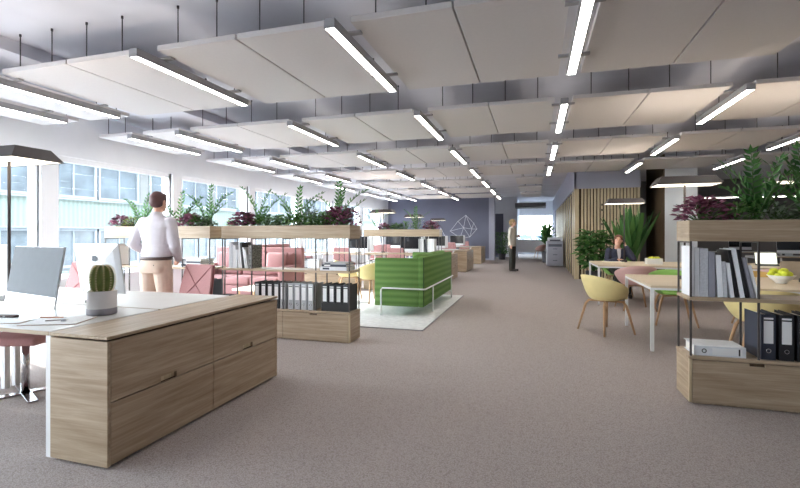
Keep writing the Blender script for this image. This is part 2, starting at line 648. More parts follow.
# far end wall with a window over the city
fe = MB()
fe.box(-1.02, 30.0, 0, 1.25, 30.2, 0.9)
fe.box(-1.02, 30.0, 2.53, 1.25, 30.2, SLAB)
fe.box(-1.02, 26.2, 0, -0.98, 30.0, SLAB)
struct('wall_end', fe, M['white_wall'])
fr = MB()
for (a, b, c_, d_) in ((-0.98, 0.9, 1.09, 0.96), (-0.98, 2.47, 1.09, 2.53), (-0.98, 0.9, -0.92, 2.53), (1.03, 0.9, 1.09, 2.53), (0.60, 0.9, 0.65, 2.53)):
    fr.box(a, 30.05, b, c_, 30.12, d_)
w = struct('window_%d' % (nwin + 1), fr, M['frame_white'])
obj('pane', MB().box(-0.92, 30.08, 0.96, 1.03, 30.09, 2.47), M['glass'], w)
struct('trim_4', MB().box(-1.02, 24.6, 2.72, 0.55, 26.0, 2.95), M['dark_wall'])     # dropped soffit before the far window
# timber slat core: box with fascia, slats on the front and on the corridor side
CX0, CX1, CY0, CY1 = 1.14, 2.80, 13.86, 26.5
core = struct('wall_core', MB().box(CX0, CY0, 0, CX1, CY1, SLAB).box(CX0, CY1, 0, 1.25, 30.0, SLAB), M['slat_back'])
obj('fascia', MB().box(CX0 - 0.05, CY0 - 0.06, 2.60, CX1, CY0, SLAB).box(CX0 - 0.06, CY0 - 0.06, 2.60, CX0, CY1, SLAB).box(CX0 - 0.06, CY1, 0, CX0, 30.0, SLAB), M['grey_wall'], core)
sl = MB()
nf = 18
for i in range(nf):
    x = CX0 + 0.16 + i * (CX1 - CX0 - 0.2) / (nf - 1)
    sl.box(x - 0.028, CY0 - 0.045, 0, x + 0.028, CY0, 2.60)
sl.box(CX0 - 0.05, CY0 - 0.06, 0, CX0 + 0.07, CY0, 2.60)          # wide corner board
y = CY0 + 1.0
while y < CY1 - 0.2:
    sl.box(CX0 - 0.022, y, 0, CX0, y + 0.28, 2.60)
    y += 1.0
sl.box(CX0 - 0.05, CY0, 0, CX0, CY0 + 0.30, 2.60)
obj('slats', sl, WZ, core)
hk = MB()
for z in (1.35, 1.55, 1.95, 2.1):
    hk.box(1.80, CY0 - 0.075, z, 1.83, CY0 - 0.05, z + 0.06)
obj('coat_hook', hk, M['black'], core)
# pale pillar with walnut cladding on its corridor side, and the dim space beyond
pl = struct('trim_5', MB().box(3.27, 13.3, 0, 4.02, 15.2, SLAB), M['white_wall'])
pl.name = 'pillar'
obj('cladding', MB().box(3.24, 13.3, 0, 3.27, 15.2, SLAB), M['brown_clad'], pl)
struct('wall_back_right', MB().box(CX1, 19.9, 0, XR, 20.2, SLAB), M['dark_wall'])
sk = MB()
sk.box(XL, YB - 0.015, 0, -2.2, YB, 0.08)
struct('baseboard_back', sk, M['grey_wall'])

# ------------------------------------------------------------------ outside: street, office block opposite, haze-tinted city
struct('ground', MB().box(-400, -150, -4.4, 300, 700, -4.2), M['ground'])
struct('sky_blocking_wall', MB().box(XL - 0.6, -40, SLAB + 0.25, XL - 0.1, 90, 26).box(XL - 0.6, -40, -4.2, XL - 0.28, 90, -0.2), M['tower'])  # unseen slab, added to keep sky light off the block opposite
bx = -22.0
blk = thing('office_building', 'pale office block across the street with green cladding and ribbon windows', 'building', (bx, 6, -4.2))
obj('wall', MB().box(-9, 0, 0, 0, 66, 10.6), M['facade_white'], blk)
gp = MB()
gp.box(0, 0, 5.83, 0.14, 66, 7.18)
gp.box(0, 0, 2.3, 0.14, 66, 3.7)
gp.box(0, 0, 9.25, 0.14, 66, 10.6)
obj('ribbed_cladding', gp, M['facade_green'], blk)
rl = MB()
for z in (5.78, 7.18, 9.2):
    rl.box(0, 0, z, 0.22, 66, z + 0.07)
obj('sill', rl, M['facade_white'], blk)
y = 5.0
wi = 0
while y < 60:
    for (za, zb) in ((3.85, 5.75), (7.28, 9.17)):
        for (ya, yb, kind) in ((0.0, 2.4, 'w'), (2.5, 5.0, 'w'), (5.1, 5.7, 'b')):
            a, b = y + ya - 1.35, y + yb - 1.35
            if kind == 'b':
                obj('infill_panel', MB().box(0, a, za, 0.10, b, zb), M['facade_beige'], blk)
            else:
                f2 = MB().box(0, a, za, 0.06, b, zb)
                wf = obj('window', f2, M['facade_glass'], blk)
                q = MB()
                q.box(0.02, a, za, 0.16, a + 0.10, zb)
                q.box(0.02, b - 0.10, za, 0.16, b, zb)
                q.box(0.02, a, za, 0.14, b, za + 0.12)
                q.box(0.02, a, zb - 0.1, 0.14, b, zb)
                q.box(0.02, (a + b) / 2 - 0.025, za, 0.12, (a + b) / 2 + 0.025, zb)
                obj('window_frame', q, M['facade_white'], wf)
    y += 5.75
rnd = random.Random(5)
cityx = [-9, -4.5, -1, 3, 7, 11, 15, 19]
for i, x in enumerate(cityx):
    h = rnd.uniform(2.6, 5.2)
    t = thing('city_building', 'haze-tinted city tower, %s from the corner in the far window' % ORD[i], 'building', (x * 2.4 - 3, 230 + 16 * (i % 3), -4.2), 0, 'city towers beyond the far window')
    obj('tower', MB().box(-4, -4, 0, 4, 4, h).box(-1.6, -1.6, h, 1.2, 1.2, h + 0.7), M['city'], t)
    gm = MB()
    for k in range(2):
        gm.box(-3.6, -4.05, 0.8 + 1.2 * k, 3.6, -4.0, 1.5 + 1.2 * k)
    obj('window_band', gm, M['facade_glass'], t)

# ------------------------------------------------------------------ suspended ceiling: acoustic panels, rods, linear lights
ROWX = [-6.5, -5.52, -3.47, -1.53, 0.35, 2.29, 4.26, 6.22]
BAND0, BANDP, BANDW = 3.33, 2.7, 1.76
ZP = 3.0
cols = [(-7.36, -6.61), (-6.39, -5.63)]
for a, b in zip(ROWX[1:-1], ROWX[2:]):
    mid = (a + b) / 2
    cols += [(a + 0.11, mid - 0.008), (mid + 0.008, b - 0.11)]
cols += [(6.33, 7.25), (7.27, 8.2)]
panel_proto = {}
for k in range(0, 7):
    yf = BAND0 + BANDP * k
    for ci, (xa, xb) in enumerate(cols):
        if k >= 4 and xa > 0.3:
            continue
        if k >= 4 and ci == 6:
            continue
        if k == 3 and False:
            continue
        pts = [(xa + (xb - xa) * i / 4, yf + BANDW * j / 4) for i in range(5) for j in range(5)]
        if not any(seen(px, py, ZP, 0) for px, py in pts):
            continue
        lab = 'pale ceiling panel in the %s band from the camera, %s across from the windows' % (ORD[k], ORD[ci])
        key = round(xb - xa, 3)
        if key not in panel_proto:
            t = obj('ceiling_panel', MB().rbox(0, 0, 0, xb - xa, BANDW, 0.05, 0.004, 1), M['panel'])
            tag(t, lab, 'ceiling panel', 'suspended acoustic ceiling panels')
            wdt = xb - xa
            for fx in (0.25, 0.75):
                for yy in (0.03, BANDW - 0.05):
                    r_ = MB().cyl(wdt * fx, yy, 0.05, SLAB - ZP, 0.0055, 6).cyl(wdt * fx, yy, SLAB - ZP - 0.025, SLAB - ZP, 0.011, 6)
                    obj('hanger_rod', r_, M['rod'], t)
            t.location = (xa, yf, ZP)
            panel_proto[key] = t
        else:
            dup(panel_proto[key], (xa, yf, ZP), 0, lab, 'suspended acoustic ceiling panels')

LIGHT_L = 1.64
RN = ['in the row nearest the windows', 'in the second row from the windows', 'in the third row from the windows', 'in the row beside the bookshelf aisle',
      'in the row over the carpet aisle', 'in the row over the yellow chairs', 'in the second row right of the carpet aisle', 'in the farthest row from the windows']
lp = None
for ri, x in enumerate(ROWX):
    for k in range(0, 7):
        if k >= 4 and ri >= 4:
            continue
        if ri == 7 and k == 3:
            pass
        y = 3.17 + BANDP * k
        if not any(seen(x, y + LIGHT_L * j / 6, 2.9, 0) for j in range(7)):
            continue
        lab = 'linear ceiling light %s, %s from the camera' % (RN[ri], ORD[k])
        if lp is None:
            t = thing('linear_light', lab, 'ceiling light', (x, y, 2.9), 0, 'linear ceiling lights')
            h = MB()
            h.box(-0.045, 0, 0.008, 0.045, LIGHT_L, 0.075)
            h.box(-0.045, 0, 0.0, -0.037, LIGHT_L, 0.008).box(0.037, 0, 0, 0.045, LIGHT_L, 0.008)
            h.box(-0.037, 0, 0, 0.037, 0.01, 0.008).box(-0.037, LIGHT_L - 0.01, 0, 0.037, LIGHT_L, 0.008)
            obj('housing', h, M['alu'], t)
            obj('diffuser', MB().box(-0.037, 0.01, 0.001, 0.037, LIGHT_L - 0.01, 0.008), M['light'], t)
            obj('added_uplight_strip', MB().box(-0.03, 0.05, 0.0752, 0.03, LIGHT_L - 0.05, 0.077), M['added_uplight'], t)  # unseen glowing top, added to brighten the slab above
            for yy in (0.30, 1.32):
                obj('bracket', MB().box(-0.14, yy, 0.078, 0.14, yy + 0.05, 0.098), M['alu'], t)
            lp = t
        else:
            dup(lp, (x, y, 2.9), 0, lab, 'linear ceiling lights')

# ------------------------------------------------------------------ furniture builders


def sideboard(label, loc, group=None):
    """long two-bay drawer cabinet, drawers on its +X side; origin at its front left bottom corner"""
    W, L, H = 0.425, 1.69, 0.735
    t = thing('sideboard', label, 'sideboard', loc, 0, group)
    obj('carcass', MB().box(0.02, 0.02, 0.0, W - 0.06, L - 0.02, 0.03).box(0.0, 0.018, 0.03, W - 0.022, L - 0.018, 0.70), M['slat_back'], t)
    for y0 in (0.0, L - 0.02):
        obj('end_panel', MB().box(-0.002, y0, 0.015, W, y0 + 0.02, 0.705), WX, t)
    obj('rear_panel', MB().box(-0.004, 0.02, 0.015, 0.0, L - 0.02, 0.705), WY, t)
    obj('top', MB().rbox(-0.004, -0.005, 0.716, W + 0.004, L + 0.005, H, 0.003, 1), WY, t)
    mid = 0.365
    for (ya, yb) in ((0.024, L / 2 - 0.003), (L / 2 + 0.003, L - 0.024)):
        c = (ya + yb) / 2
        lo = MB().prism([(ya, 0.02), (yb, 0.02), (yb, mid - 0.003), (ya, mid - 0.003)], 'x', W - 0.02, W)
        obj('drawer', lo, WY, t)
        g = 0.065
        up = MB().prism([(ya, mid + 0.004), (c - g, mid + 0.004), (c - g, mid + 0.04), (c + g, mid + 0.04), (c + g, mid + 0.004), (yb, mid + 0.004), (yb, 0.704), (ya, 0.704)], 'x', W - 0.02, W)
        d = obj('drawer', up, WY, t)
        obj('recessed_grip', MB().box(W - 0.0215, c - g, mid + 0.004, W - 0.0195, c + g, mid + 0.04), WZ, d)
    return t


def bookshelf(label, loc, z_shelf=0.85, full=True):
    """low drawer base, black tube frames, one board and a planter box on top; origin at front left bottom corner"""
    W, D = 1.80, 0.32
    t = thing('bookshelf', label, 'bookshelf', loc, 0, 'planter bookshelves')
    HB = 0.37
    obj('base_cabinet', MB().box(0.03, 0.03, 0, W - 0.03, D - 0.03, 0.02).box(0.0, 0.021, 0.015, W, D, HB - 0.028), WY, t)
    obj('base_top', MB().rbox(-0.004, -0.004, HB - 0.025, W + 0.004, D + 0.004, HB, 0.003, 1), WX, t)
    for (a, b) in ((0.022, W / 2 - 0.003), (W / 2 + 0.003, W - 0.022)):
        c = (a + b) / 2 - 0.02
        zt = HB - 0.030
        fr_ = MB().prism([(a, 0.02), (b, 0.02), (b, zt), (c + 0.05, zt), (c + 0.05, zt - 0.022), (c - 0.05, zt - 0.022), (c - 0.05, zt), (a, zt)], 'y', 0.0, 0.02)
        d = obj('drawer', fr_, WX, t)
        obj('recessed_grip', MB().box(c - 0.05, 0.014, zt - 0.022, c + 0.05, 0.0205, zt), M['brown_clad'], d)  # dark wood colour stands for the shade inside the grip recess
    for e0 in (0.0, W - 0.019):
        obj('side_edge', MB().box(e0, 0.0, 0.015, e0 + 0.019, 0.021, HB - 0.026), WZ, t)
    obj('shelf_board', MB().rbox(0.0, 0.0, z_shelf - 0.028, W, D, z_shelf, 0.003, 1), WX, t)
    for i in range(5):
        x = min(max(0.45 * i, 0.012), W - 0.012)
        for y in (0.008, D - 0.008):
            obj('upright', MB().box(x - 0.0065, y - 0.0065, HB, x + 0.0065, y + 0.0065, 1.245), M['black_steel'], t)
        obj('cross_bar', MB().box(x - 0.0065, 0.0146, 1.232, x + 0.0065, D - 0.0146, 1.245), M['black_steel'], t)
    zb, zt, q = 1.245, 1.405, 0.018
    pb = MB()
    pb.box(0, 0, zb, W, q, zt).box(0, D - q, zb, W, D, zt).box(q, q, zb, W - q, D - q, zb + q)
    b = obj('planter_box', pb, WX, t)
    for e0 in (0.0, W - q):
        obj('planter_end', MB().box(e0 - 0.001, q, zb, e0 + q + 0.001, D - q, zt), WY, b)
    obj('soil', MB().box(q, q, zb + q, W - q, D - q, zt - 0.03), M['soil'], b)
    return t


def screen_set(name, label, loc, rz, w=0.62, h=0.40, chin=0.09, low=0.06, tilt=8, scr='screen_off', group=None, logo=True):
    """all-in-one desktop computer on an aluminium foot; screen faces local -Y"""
    t = thing(name, label, 'computer', loc, rz, group)
    tl = Matrix.Translation((0, 0, low)) @ Matrix.Rotation(R(-tilt), 4, 'X')
    b = MB()
    n = 6
    rings = []
    b.rbox(-w / 2, 0, 0, w / 2, 0.012, h, 0.005, 2)
    b.ring_loft([[(-w / 2 * s, yy, h / 2 - h / 2 * s), (w / 2 * s, yy, h / 2 - h / 2 * s), (w / 2 * s, yy, h / 2 + h / 2 * s), (-w / 2 * s, yy, h / 2 + h / 2 * s)] for s, yy in ((0.985, 0.012), (0.80, 0.026), (0.5, 0.036), (0.2, 0.04))])
    body = obj('body', b.xform(tl), M['imac'], t)
    s_ = MB().box(-w / 2 + 0.004, -0.0015, chin, w / 2 - 0.004, 0.0, h - 0.005)
    obj('screen', s_.xform(tl), M[scr], t)
    if logo:
        for (yy, zz, sc) in ((-0.001, chin * 0.5, 0.016), (0.0415, h * 0.72, 0.03)):
            lg = MB()
            pts = []
            for i in range(26):
                a = 2 * PI * i / 26
                rr = 1.0 + 0.10 * math.cos(2 * a + 0.0) - 0.16 * max(0, math.cos(a - PI / 2)) ** 14 - 0.10 * max(0, math.cos(a + PI / 2)) ** 14
                px, pz = rr * math.cos(a) * 0.95, rr * math.sin(a)
                dd = math.hypot(px - 1.25, pz - 0.2)
                if dd < 0.55:
                    px = 1.25 - math.sqrt(max(0, 0.55 ** 2 - (pz - 0.2) ** 2))
                pts.append((px * sc, pz * sc + zz))
            lg.prism(pts, 'y', yy - 0.0008, yy + 0.0008)
            lf = [(0.05, 1.15), (0.12, 1.45), (0.38, 1.72), (0.40, 1.45), (0.28, 1.22)]
            lg.prism([(a * sc, b_ * sc + zz) for a, b_ in lf], 'y', yy - 0.0008, yy + 0.0008)
            obj('emblem', lg.xform(tl), M['logo'], body)
    st = MB()
    st.rbox(-w * 0.16, -0.05, 0, w * 0.16, 0.13, 0.006, 0.002, 1)
    st.ring_loft([[(-w * 0.14, yy - 0.003, zz), (w * 0.14, yy - 0.003, zz), (w * 0.14, yy + 0.003, zz), (-w * 0.14, yy + 0.003, zz)] for yy, zz in ((0.125, 0.003), (0.12, 0.06), (0.10, 0.13), (0.075, low + 0.16))])
    obj('stand', st, M['imac'], t)
    return t


def desk(label, loc, w=1.60, d=0.79, group=None, legs=(0, 1)):
    t = thing('desk', label, 'desk', loc, 0, group)
    obj('desktop', MB().rbox(0, 0, 0.71, w, d, 0.735, 0.003, 1), M['desk_white'], t)
    obj('edge_strip', MB().box(0.002, -0.002, 0.711, w - 0.002, 0.0, 0.734), WX, t)
    for s in legs:
        x = 0.0 if s == 0 else w - 0.04
        f = MB().box(x, 0.01, 0.03 - 0.03, x + 0.04, 0.05, 0.71).box(x, d - 0.05, 0, x + 0.04, d - 0.01, 0.71).box(x, 0.05, 0.67, x + 0.04, d - 0.05, 0.71)
        obj('leg_frame', f, M['white_steel'], t)
    return t


def table(label, loc, w, d, group=None):
    """light wood top on a white steel frame"""
    t = thing('table', label, 'table', loc, 0, group)
    obj('tabletop', MB().rbox(0, 0, 0.705, w, d, 0.73, 0.003, 1), WPALE, t)
    f = MB()
    f.box(0.0, 0.0, 0.68, w, 0.03, 0.7045).box(0, d - 0.03, 0.68, w, d, 0.7045).box(0, 0.03, 0.68, 0.03, d - 0.03, 0.7045).box(w - 0.03, 0.03, 0.68, w, d - 0.03, 0.7045)
    obj('frame', f, M['white_steel'], t)
    for x in (0.0, w - 0.034):
        for y in (0.0, d - 0.034):
            obj('leg', MB().box(x, y, 0, x + 0.034, y + 0.034, 0.68), M['white_steel'], t)
    return t


def shell_chair(label, mat, loc, rz, group='shell chairs'):
    """bucket shell chair on four splayed wooden legs; opens towards local +Y"""
    t = thing('shell_chair', label, 'chair', loc, rz, group)
    N, S = 40, 14

    def rim(a):           # a = 0 at the back (-Y)
        c = math.cos(a)
        h = 0.455 + 0.31 * max(0, (c + 0.80) / 1.80) ** 0.55
        return h
    rings = []
    for i in range(S + 1):
        s = i / S
        ring = []
        for k in range(N):
            a = 2 * PI * k / N
            c = math.cos(a)
            rx = 0.325 if c > -0.3 else 0.325 - 0.07 * ((-0.3 - c) / 0.7)
            ry = 0.27 + 0.03 * max(0, c) - 0.03 * max(0, -c)
            q = s ** 0.56
            zz = 0.435 + (rim(a) - 0.435) * max(0, (s - 0.30) / 0.70) ** 1.7
            ring.append((rx * q * math.sin(a), -ry * q * c, zz))
        rings.append(ring)
    me = MB()
    me.add([(0, 0, 0.435)], [])
    for ring in rings[1:]:
        me.add(ring, [])
    for k in range(N):
        me.f.append((0, 1 + k, 1 + (k + 1) % N))
    for i in range(S - 1):
        for k in range(N):
            j = (k + 1) % N
            me.f.append((1 + i * N + k, 1 + (i + 1) * N + k, 1 + (i + 1) * N + j, 1 + i * N + j))
    o = obj('seat_shell', me, M[mat], t, smooth=True)
    md = o.modifiers.new('thickness', 'SOLIDIFY')
    md.thickness = 0.014
    md.offset = 0.0
    for sx in (-1, 1):
        for sy in (-1, 1):
            obj('leg', MB().tube([(sx * 0.15, sy * 0.14, 0.415), (sx * 0.18, sy * 0.17, 0.36), (sx * 0.26, sy * 0.235, 0.0)], [0.014, 0.018, 0.012], 10), WLEG, t, smooth=True)
    br = MB()
    br.tube([(-0.16, -0.15, 0.41), (0.16, 0.15, 0.41)], 0.013, 8).tube([(0.16, -0.15, 0.411), (-0.16, 0.15, 0.411)], 0.013, 8)
    obj('under_frame', br, WLEG, t)
    return t


def task_chair(label, loc, rz, cat='chair', group=None, back=True):
    """upholstered pad chair on a chrome post with a flat cross foot; faces local +Y"""
    t = thing('task_chair' if back else 'stool', label, cat, loc, rz, group)
    obj('seat', MB().rbox(-0.23, -0.22, 0.43, 0.23, 0.24, 0.50, 0.03, 4), M['pink'], t, smooth=True)
    obj('post', MB().cyl(0, 0, 0.015, 0.43, 0.028, 16), M['chrome'], t, smooth=True)
    ft = MB()
    for a in (45, 135):
        f = MB().rbox(-0.30, -0.035, 0, 0.30, 0.035, 0.014, 0.004, 1).xform(Matrix.Rotation(R(a), 4, 'Z'))
        ft.join(f)
    obj('cross_foot', ft, M['chrome'], t)
    if back:
        tl = Matrix.Translation((0, -0.24, 0.46)) @ Matrix.Rotation(R(12), 4, 'X')
        bk = MB()
        rings = []
        for zz, wd in ((0.0, 0.235), (0.015, 0.242), (0.24, 0.228), (0.475, 0.205), (0.49, 0.198)):
            th = 0.026 if 0 < zz < 0.48 else 0.014
            rings.append([(-wd, -th, zz), (-wd - 0.006, 0, zz), (-wd, th, zz), (wd, th, zz), (wd + 0.006, 0, zz), (wd, -th, zz)])
        b = obj('backrest', bk.ring_loft(rings).xform(tl), M['pink'], t)
        sm = MB()
        for s in (-1, 1):
            for yy in (0.0285, -0.0285):
                sm.tube([(-0.222 * s, yy, 0.03), (0.0, yy + (0.002 if yy > 0 else -0.002), 0.25), (0.196 * s, yy, 0.465)], 0.0045, 6)
        obj('cross_seam', sm.xform(tl), M['pink_seam'], b)
        for s in (-1, 1):
            obj('edge_piping', MB().tube([(s * 0.243, 0, 0.015), (s * 0.232, 0, 0.24), (s * 0.209, 0, 0.475)], 0.012, 6).xform(tl), M['pink_dark'], b)
    return t


def desk_lamp(label, loc, rz=0.0, off=0.0, group='pole lamps on the tables'):
    """pole lamp clamped to a table top with a wide shallow shade; origin at the clamp on the table"""
    t = thing('pole_lamp', label, 'lamp', loc, rz, group)
    obj('clamp', MB().rbox(-0.05, -0.05, 0, 0.05, 0.05, 0.045, 0.006, 2), M['shade'], t)
    obj('pole', MB().cyl(0, 0, 0.045, 1.20, 0.0125, 12), M['shade'], t, smooth=True)
    zb, zt = 1.18, 1.285
    bw, bd, tw, td = 0.36, 0.21, 0.29, 0.14
    out = [[(-bw, -bd, zb), (bw, -bd, zb), (bw, bd, zb), (-bw, bd, zb)], [(-tw, -td, zt), (tw, -td, zt), (tw, td, zt), (-tw, td, zt)]]
    s = MB().ring_loft(out, cap=False)
    rim = [(x * 0.96, y * 0.93, zt) for (x, y, _) in out[1]]
    tray = [(x, y, zt - 0.03) for (x, y, _) in rim]
    s.add(out[1] + rim + tray, [(q, (q + 1) % 4, 4 + (q + 1) % 4, 4 + q) for q in range(4)] + [(4 + q, 4 + (q + 1) % 4, 8 + (q + 1) % 4, 8 + q) for q in range(4)] + [(8, 9, 10, 11)])
    i = 0.008
    s.add([(-bw + i, -bd + i, zb), (bw - i, -bd + i, zb), (bw - i, bd - i, zb), (-bw + i, bd - i, zb)] + out[0], [(0, 1, 5, 4), (1, 2, 6, 5), (2, 3, 7, 6), (3, 0, 4, 7)])
    sh = obj('lamp_shade', s, M['shade'], t)
    obj('top_diffuser', MB().box(-tw + 0.02, -td + 0.02, zt - 0.029, tw - 0.02, td - 0.02, zt - 0.024), M['lamp_up'], sh)
    obj('diffuser', MB().box(-bw + 0.012, -bd + 0.012, zb + 0.004, bw - 0.012, bd - 0.012, zb + 0.010), M['lamp_glow'], sh)
    return t


def binder(label, col, loc, rz=0.0, group=None, h=0.32, w=0.075, d=0.28, lay=False):
    t = thing('ring_binder', label, 'binder', loc, rz, group)
    rot = Matrix.Rotation(R(90), 4, 'Y') if lay else Matrix()
    tl = (Matrix.Translation((0, 0, 0)) @ rot)

    def fx(m):
        if lay:     # lie on its side: the height runs along +X
            m.v = [Vector((p.z, p.y, w / 2 - p.x)) for p in m.v]
        return m
    c = MB()
    c.box(-w / 2, 0.0, 0, w / 2, 0.006, h)
    c.box(-w / 2, 0.006, 0, -w / 2 + 0.003, d, h).box(w / 2 - 0.003, 0.006, 0, w / 2, d, h)
    obj('cover', fx(c), M[col], t)
    obj('paper_block', fx(MB().box(-w / 2 + 0.004, 0.012, 0.012, w / 2 - 0.004, d - 0.015, h - 0.02)), M['pages'], t)
    obj('spine_label', fx(MB().box(-w * 0.33, -0.0012, h * 0.36, w * 0.33, 0.0, h * 0.93)), M['label'], t)
    obj('label_bar', fx(MB().box(-w * 0.33, -0.002, h * 0.86, w * 0.33, -0.0012, h * 0.89)), M['black'], t)
    obj('finger_ring', fx(MB().torus((0, -0.001, h * 0.2), 0.014, 0.0028, 'y')), M['chrome'] if col != 'bind_white' else M['black'], t, smooth=True)
    return t


def book(label, col, loc, th, h, d=0.22, lean=0.0, rz=0.0, group=None, lay=False):
    """hardback standing with its spine towards local -Y; lean tips it about its base towards +X"""
    t = thing('book', label, 'book', loc, 0, group)
    t.rotation_euler = (0, R(lean), rz) if not lay else (0, R(90), rz)
    c = MB()
    c.box(0, 0, 0, th, 0.004, h).box(0, 0.004, 0, 0.003, d, h).box(th - 0.003, 0.004, 0, th, d, h)
    obj('cover', c, M[col], t)
    obj('pages', MB().box(0.0032, 0.0045, 0.004, th - 0.0032, d - 0.005, h - 0.004), M['pages'], t)
    return t


# plants ---------------------------------------------------------------


def arch(p, az, length, bend, n=14, lift=80):
    """points of a stem leaving p at a steep angle and bending over towards azimuth az"""
    pts = [Vector(p)]
    el = R(lift)
    st = length / n
    for i in range(n):
        e = el - bend * (i / n) ** 1.3
        pts.append(pts[-1] + Vector((math.cos(e) * math.cos(az), math.cos(e) * math.sin(az), math.sin(e))) * st)
    return pts


def zz_plant(label, loc, stems, seed=0, leaf=0.082, mat='leaf_zz', group='planter plants', cat='plant'):
    t = thing('arching_stem_plant', label, cat, loc, 0, group)
    rd = random.Random(seed)
    sm, lf = MB(), MB()
    for (az, ln, bend, lift) in stems:
        ln *= 1.2
        N_ = max(8, int(ln / 0.046))
        pts = arch((rd.uniform(-0.03, 0.03), rd.uniform(-0.03, 0.03), 0), R(az), ln, bend, N_, lift)
        sm.tube(pts, [0.006 * (1 - 0.6 * i / N_) for i in range(N_ + 1)], 6)
        for i in range(2, N_ + 1):
            tang = (pts[i] - pts[i - 1]).normalized()
            side = tang.cross(Vector((0, 0, 1)))
            if side.length < 0.05:
                side = Vector((math.sin(R(az)), -math.cos(R(az)), 0))
            side.normalize()
            up = side.cross(tang)
            L = leaf * (1.1 - 0.5 * abs(i / N_ - 0.45)) * rd.uniform(0.85, 1.1)
            for s in (-1, 1):
                d = tang * 0.75 + side * s * 0.8 + up * rd.uniform(-0.1, 0.35)
                lf.leaf(pts[i] + tang * (0.008 * s), d, up + side * 0.2 * s, L, L * 0.40)
        lf.leaf(pts[-1], pts[-1] - pts[-2], (0, 0, 1), leaf * 0.9, leaf * 0.36)
    obj('stems', sm, M['stem'], t, smooth=True)
    obj('foliage', lf, M[mat], t)
    return t


def leaf_clump(label, loc, rx, ry, rz, n, leaf, mat, seed=0, aspect=0.75, group='planter plants', name='leafy_plant', cat='plant'):
    """mound of leaves on thin stalks"""
    t = thing(name, label, cat, loc, 0, group)
    rd = random.Random(seed)
    lf, sm = MB(), MB()
    for i in range(n):
        a = rd.uniform(0, 2 * PI)
        u = rd.random() ** 0.5
        el = rd.uniform(0.05, 1.0)
        r = rd.uniform(0.55, 1.0)
        p = Vector((rx * r * math.cos(a) * math.cos(el * PI / 2), ry * r * math.sin(a) * math.cos(el * PI / 2), rz * r * math.sin(el * PI / 2) + 0.02))
        d = Vector((math.cos(a), math.sin(a), rd.uniform(-0.3, 0.9)))
        nv = Vector((rd.uniform(-0.6, 0.6), rd.uniform(-0.6, 0.6), 1))
        L = leaf * rd.uniform(0.7, 1.25)
        lf.leaf(p, d, nv, L, L * aspect, 0.1, 0.15)
        if i % 4 == 0:
            sm.tube([(0.2 * p.x, 0.2 * p.y, 0), (0.6 * p.x, 0.6 * p.y, p.z * 0.6), p], 0.003, 5)
    obj('stems', sm, M['stem'], t)
    obj('foliage', lf, M[mat], t)
    return t


def strap_plant(label, loc, n, length, width, mat, seed=0, pot=(0.17, 0.34), spread=1.0, group='potted floor plants', lift=(45, 85), base=None):
    """potted plant with long upright strap leaves"""
    t = thing('potted_plant', label, 'plant', loc, 0, group)
    r, h = pot
    obj('pot', MB().lathe([(r * 0.78, 0), (r, h * 0.95), (r, h), (r * 0.9, h), (r * 0.88, h * 0.9)], n=24), M['pot_dark'], t, smooth=False)
    obj('soil', MB().cyl(0, 0, h * 0.85, h * 0.92, r * 0.88, 20), M['soil'], t)
    rd = random.Random(seed)
    lf = MB()
    for i in range(n):
        az = rd.uniform(0, 2 * PI)
        ln = length * rd.uniform(0.6, 1.05)
        lft = rd.uniform(*lift)
        pts = arch((rd.uniform(-1, 1) * r * 0.4, rd.uniform(-1, 1) * r * 0.4, h * 0.9 + (rd.uniform(base * 0.35, base) if base else 0)), az, ln, rd.uniform(0.3, 1.2) * spread, 8, lft)
        side = Vector((-math.sin(az), math.cos(az), 0))
        vs = []
        for k, p in enumerate(pts):
            w = width * math.sin(PI * min(0.98, (k + 0.8) / 9.2)) ** 0.8 * 0.5
            tang = (pts[min(8, k + 1)] - pts[max(0, k - 1)]).normalized()
            up = side.cross(tang)
            vs += [p - side * w + up * w * 0.3, p, p + side * w + up * w * 0.3]
        fs = []
        for k in range(8):
            fs += [(3 * k, 3 * k + 1, 3 * k + 4, 3 * k + 3), (3 * k + 1, 3 * k + 2, 3 * k + 5, 3 * k + 4)]
        lf.add(vs, fs)
    if base:
        obj('stem', MB().tube([(0, 0, h * 0.85), (0.02, 0.01, h + base * 0.5), (0, 0, h + base * 0.9)], [0.03, 0.024, 0.018], 8), M['stem'], t)
    obj('foliage', lf, M[mat], t, smooth=True)
    return t


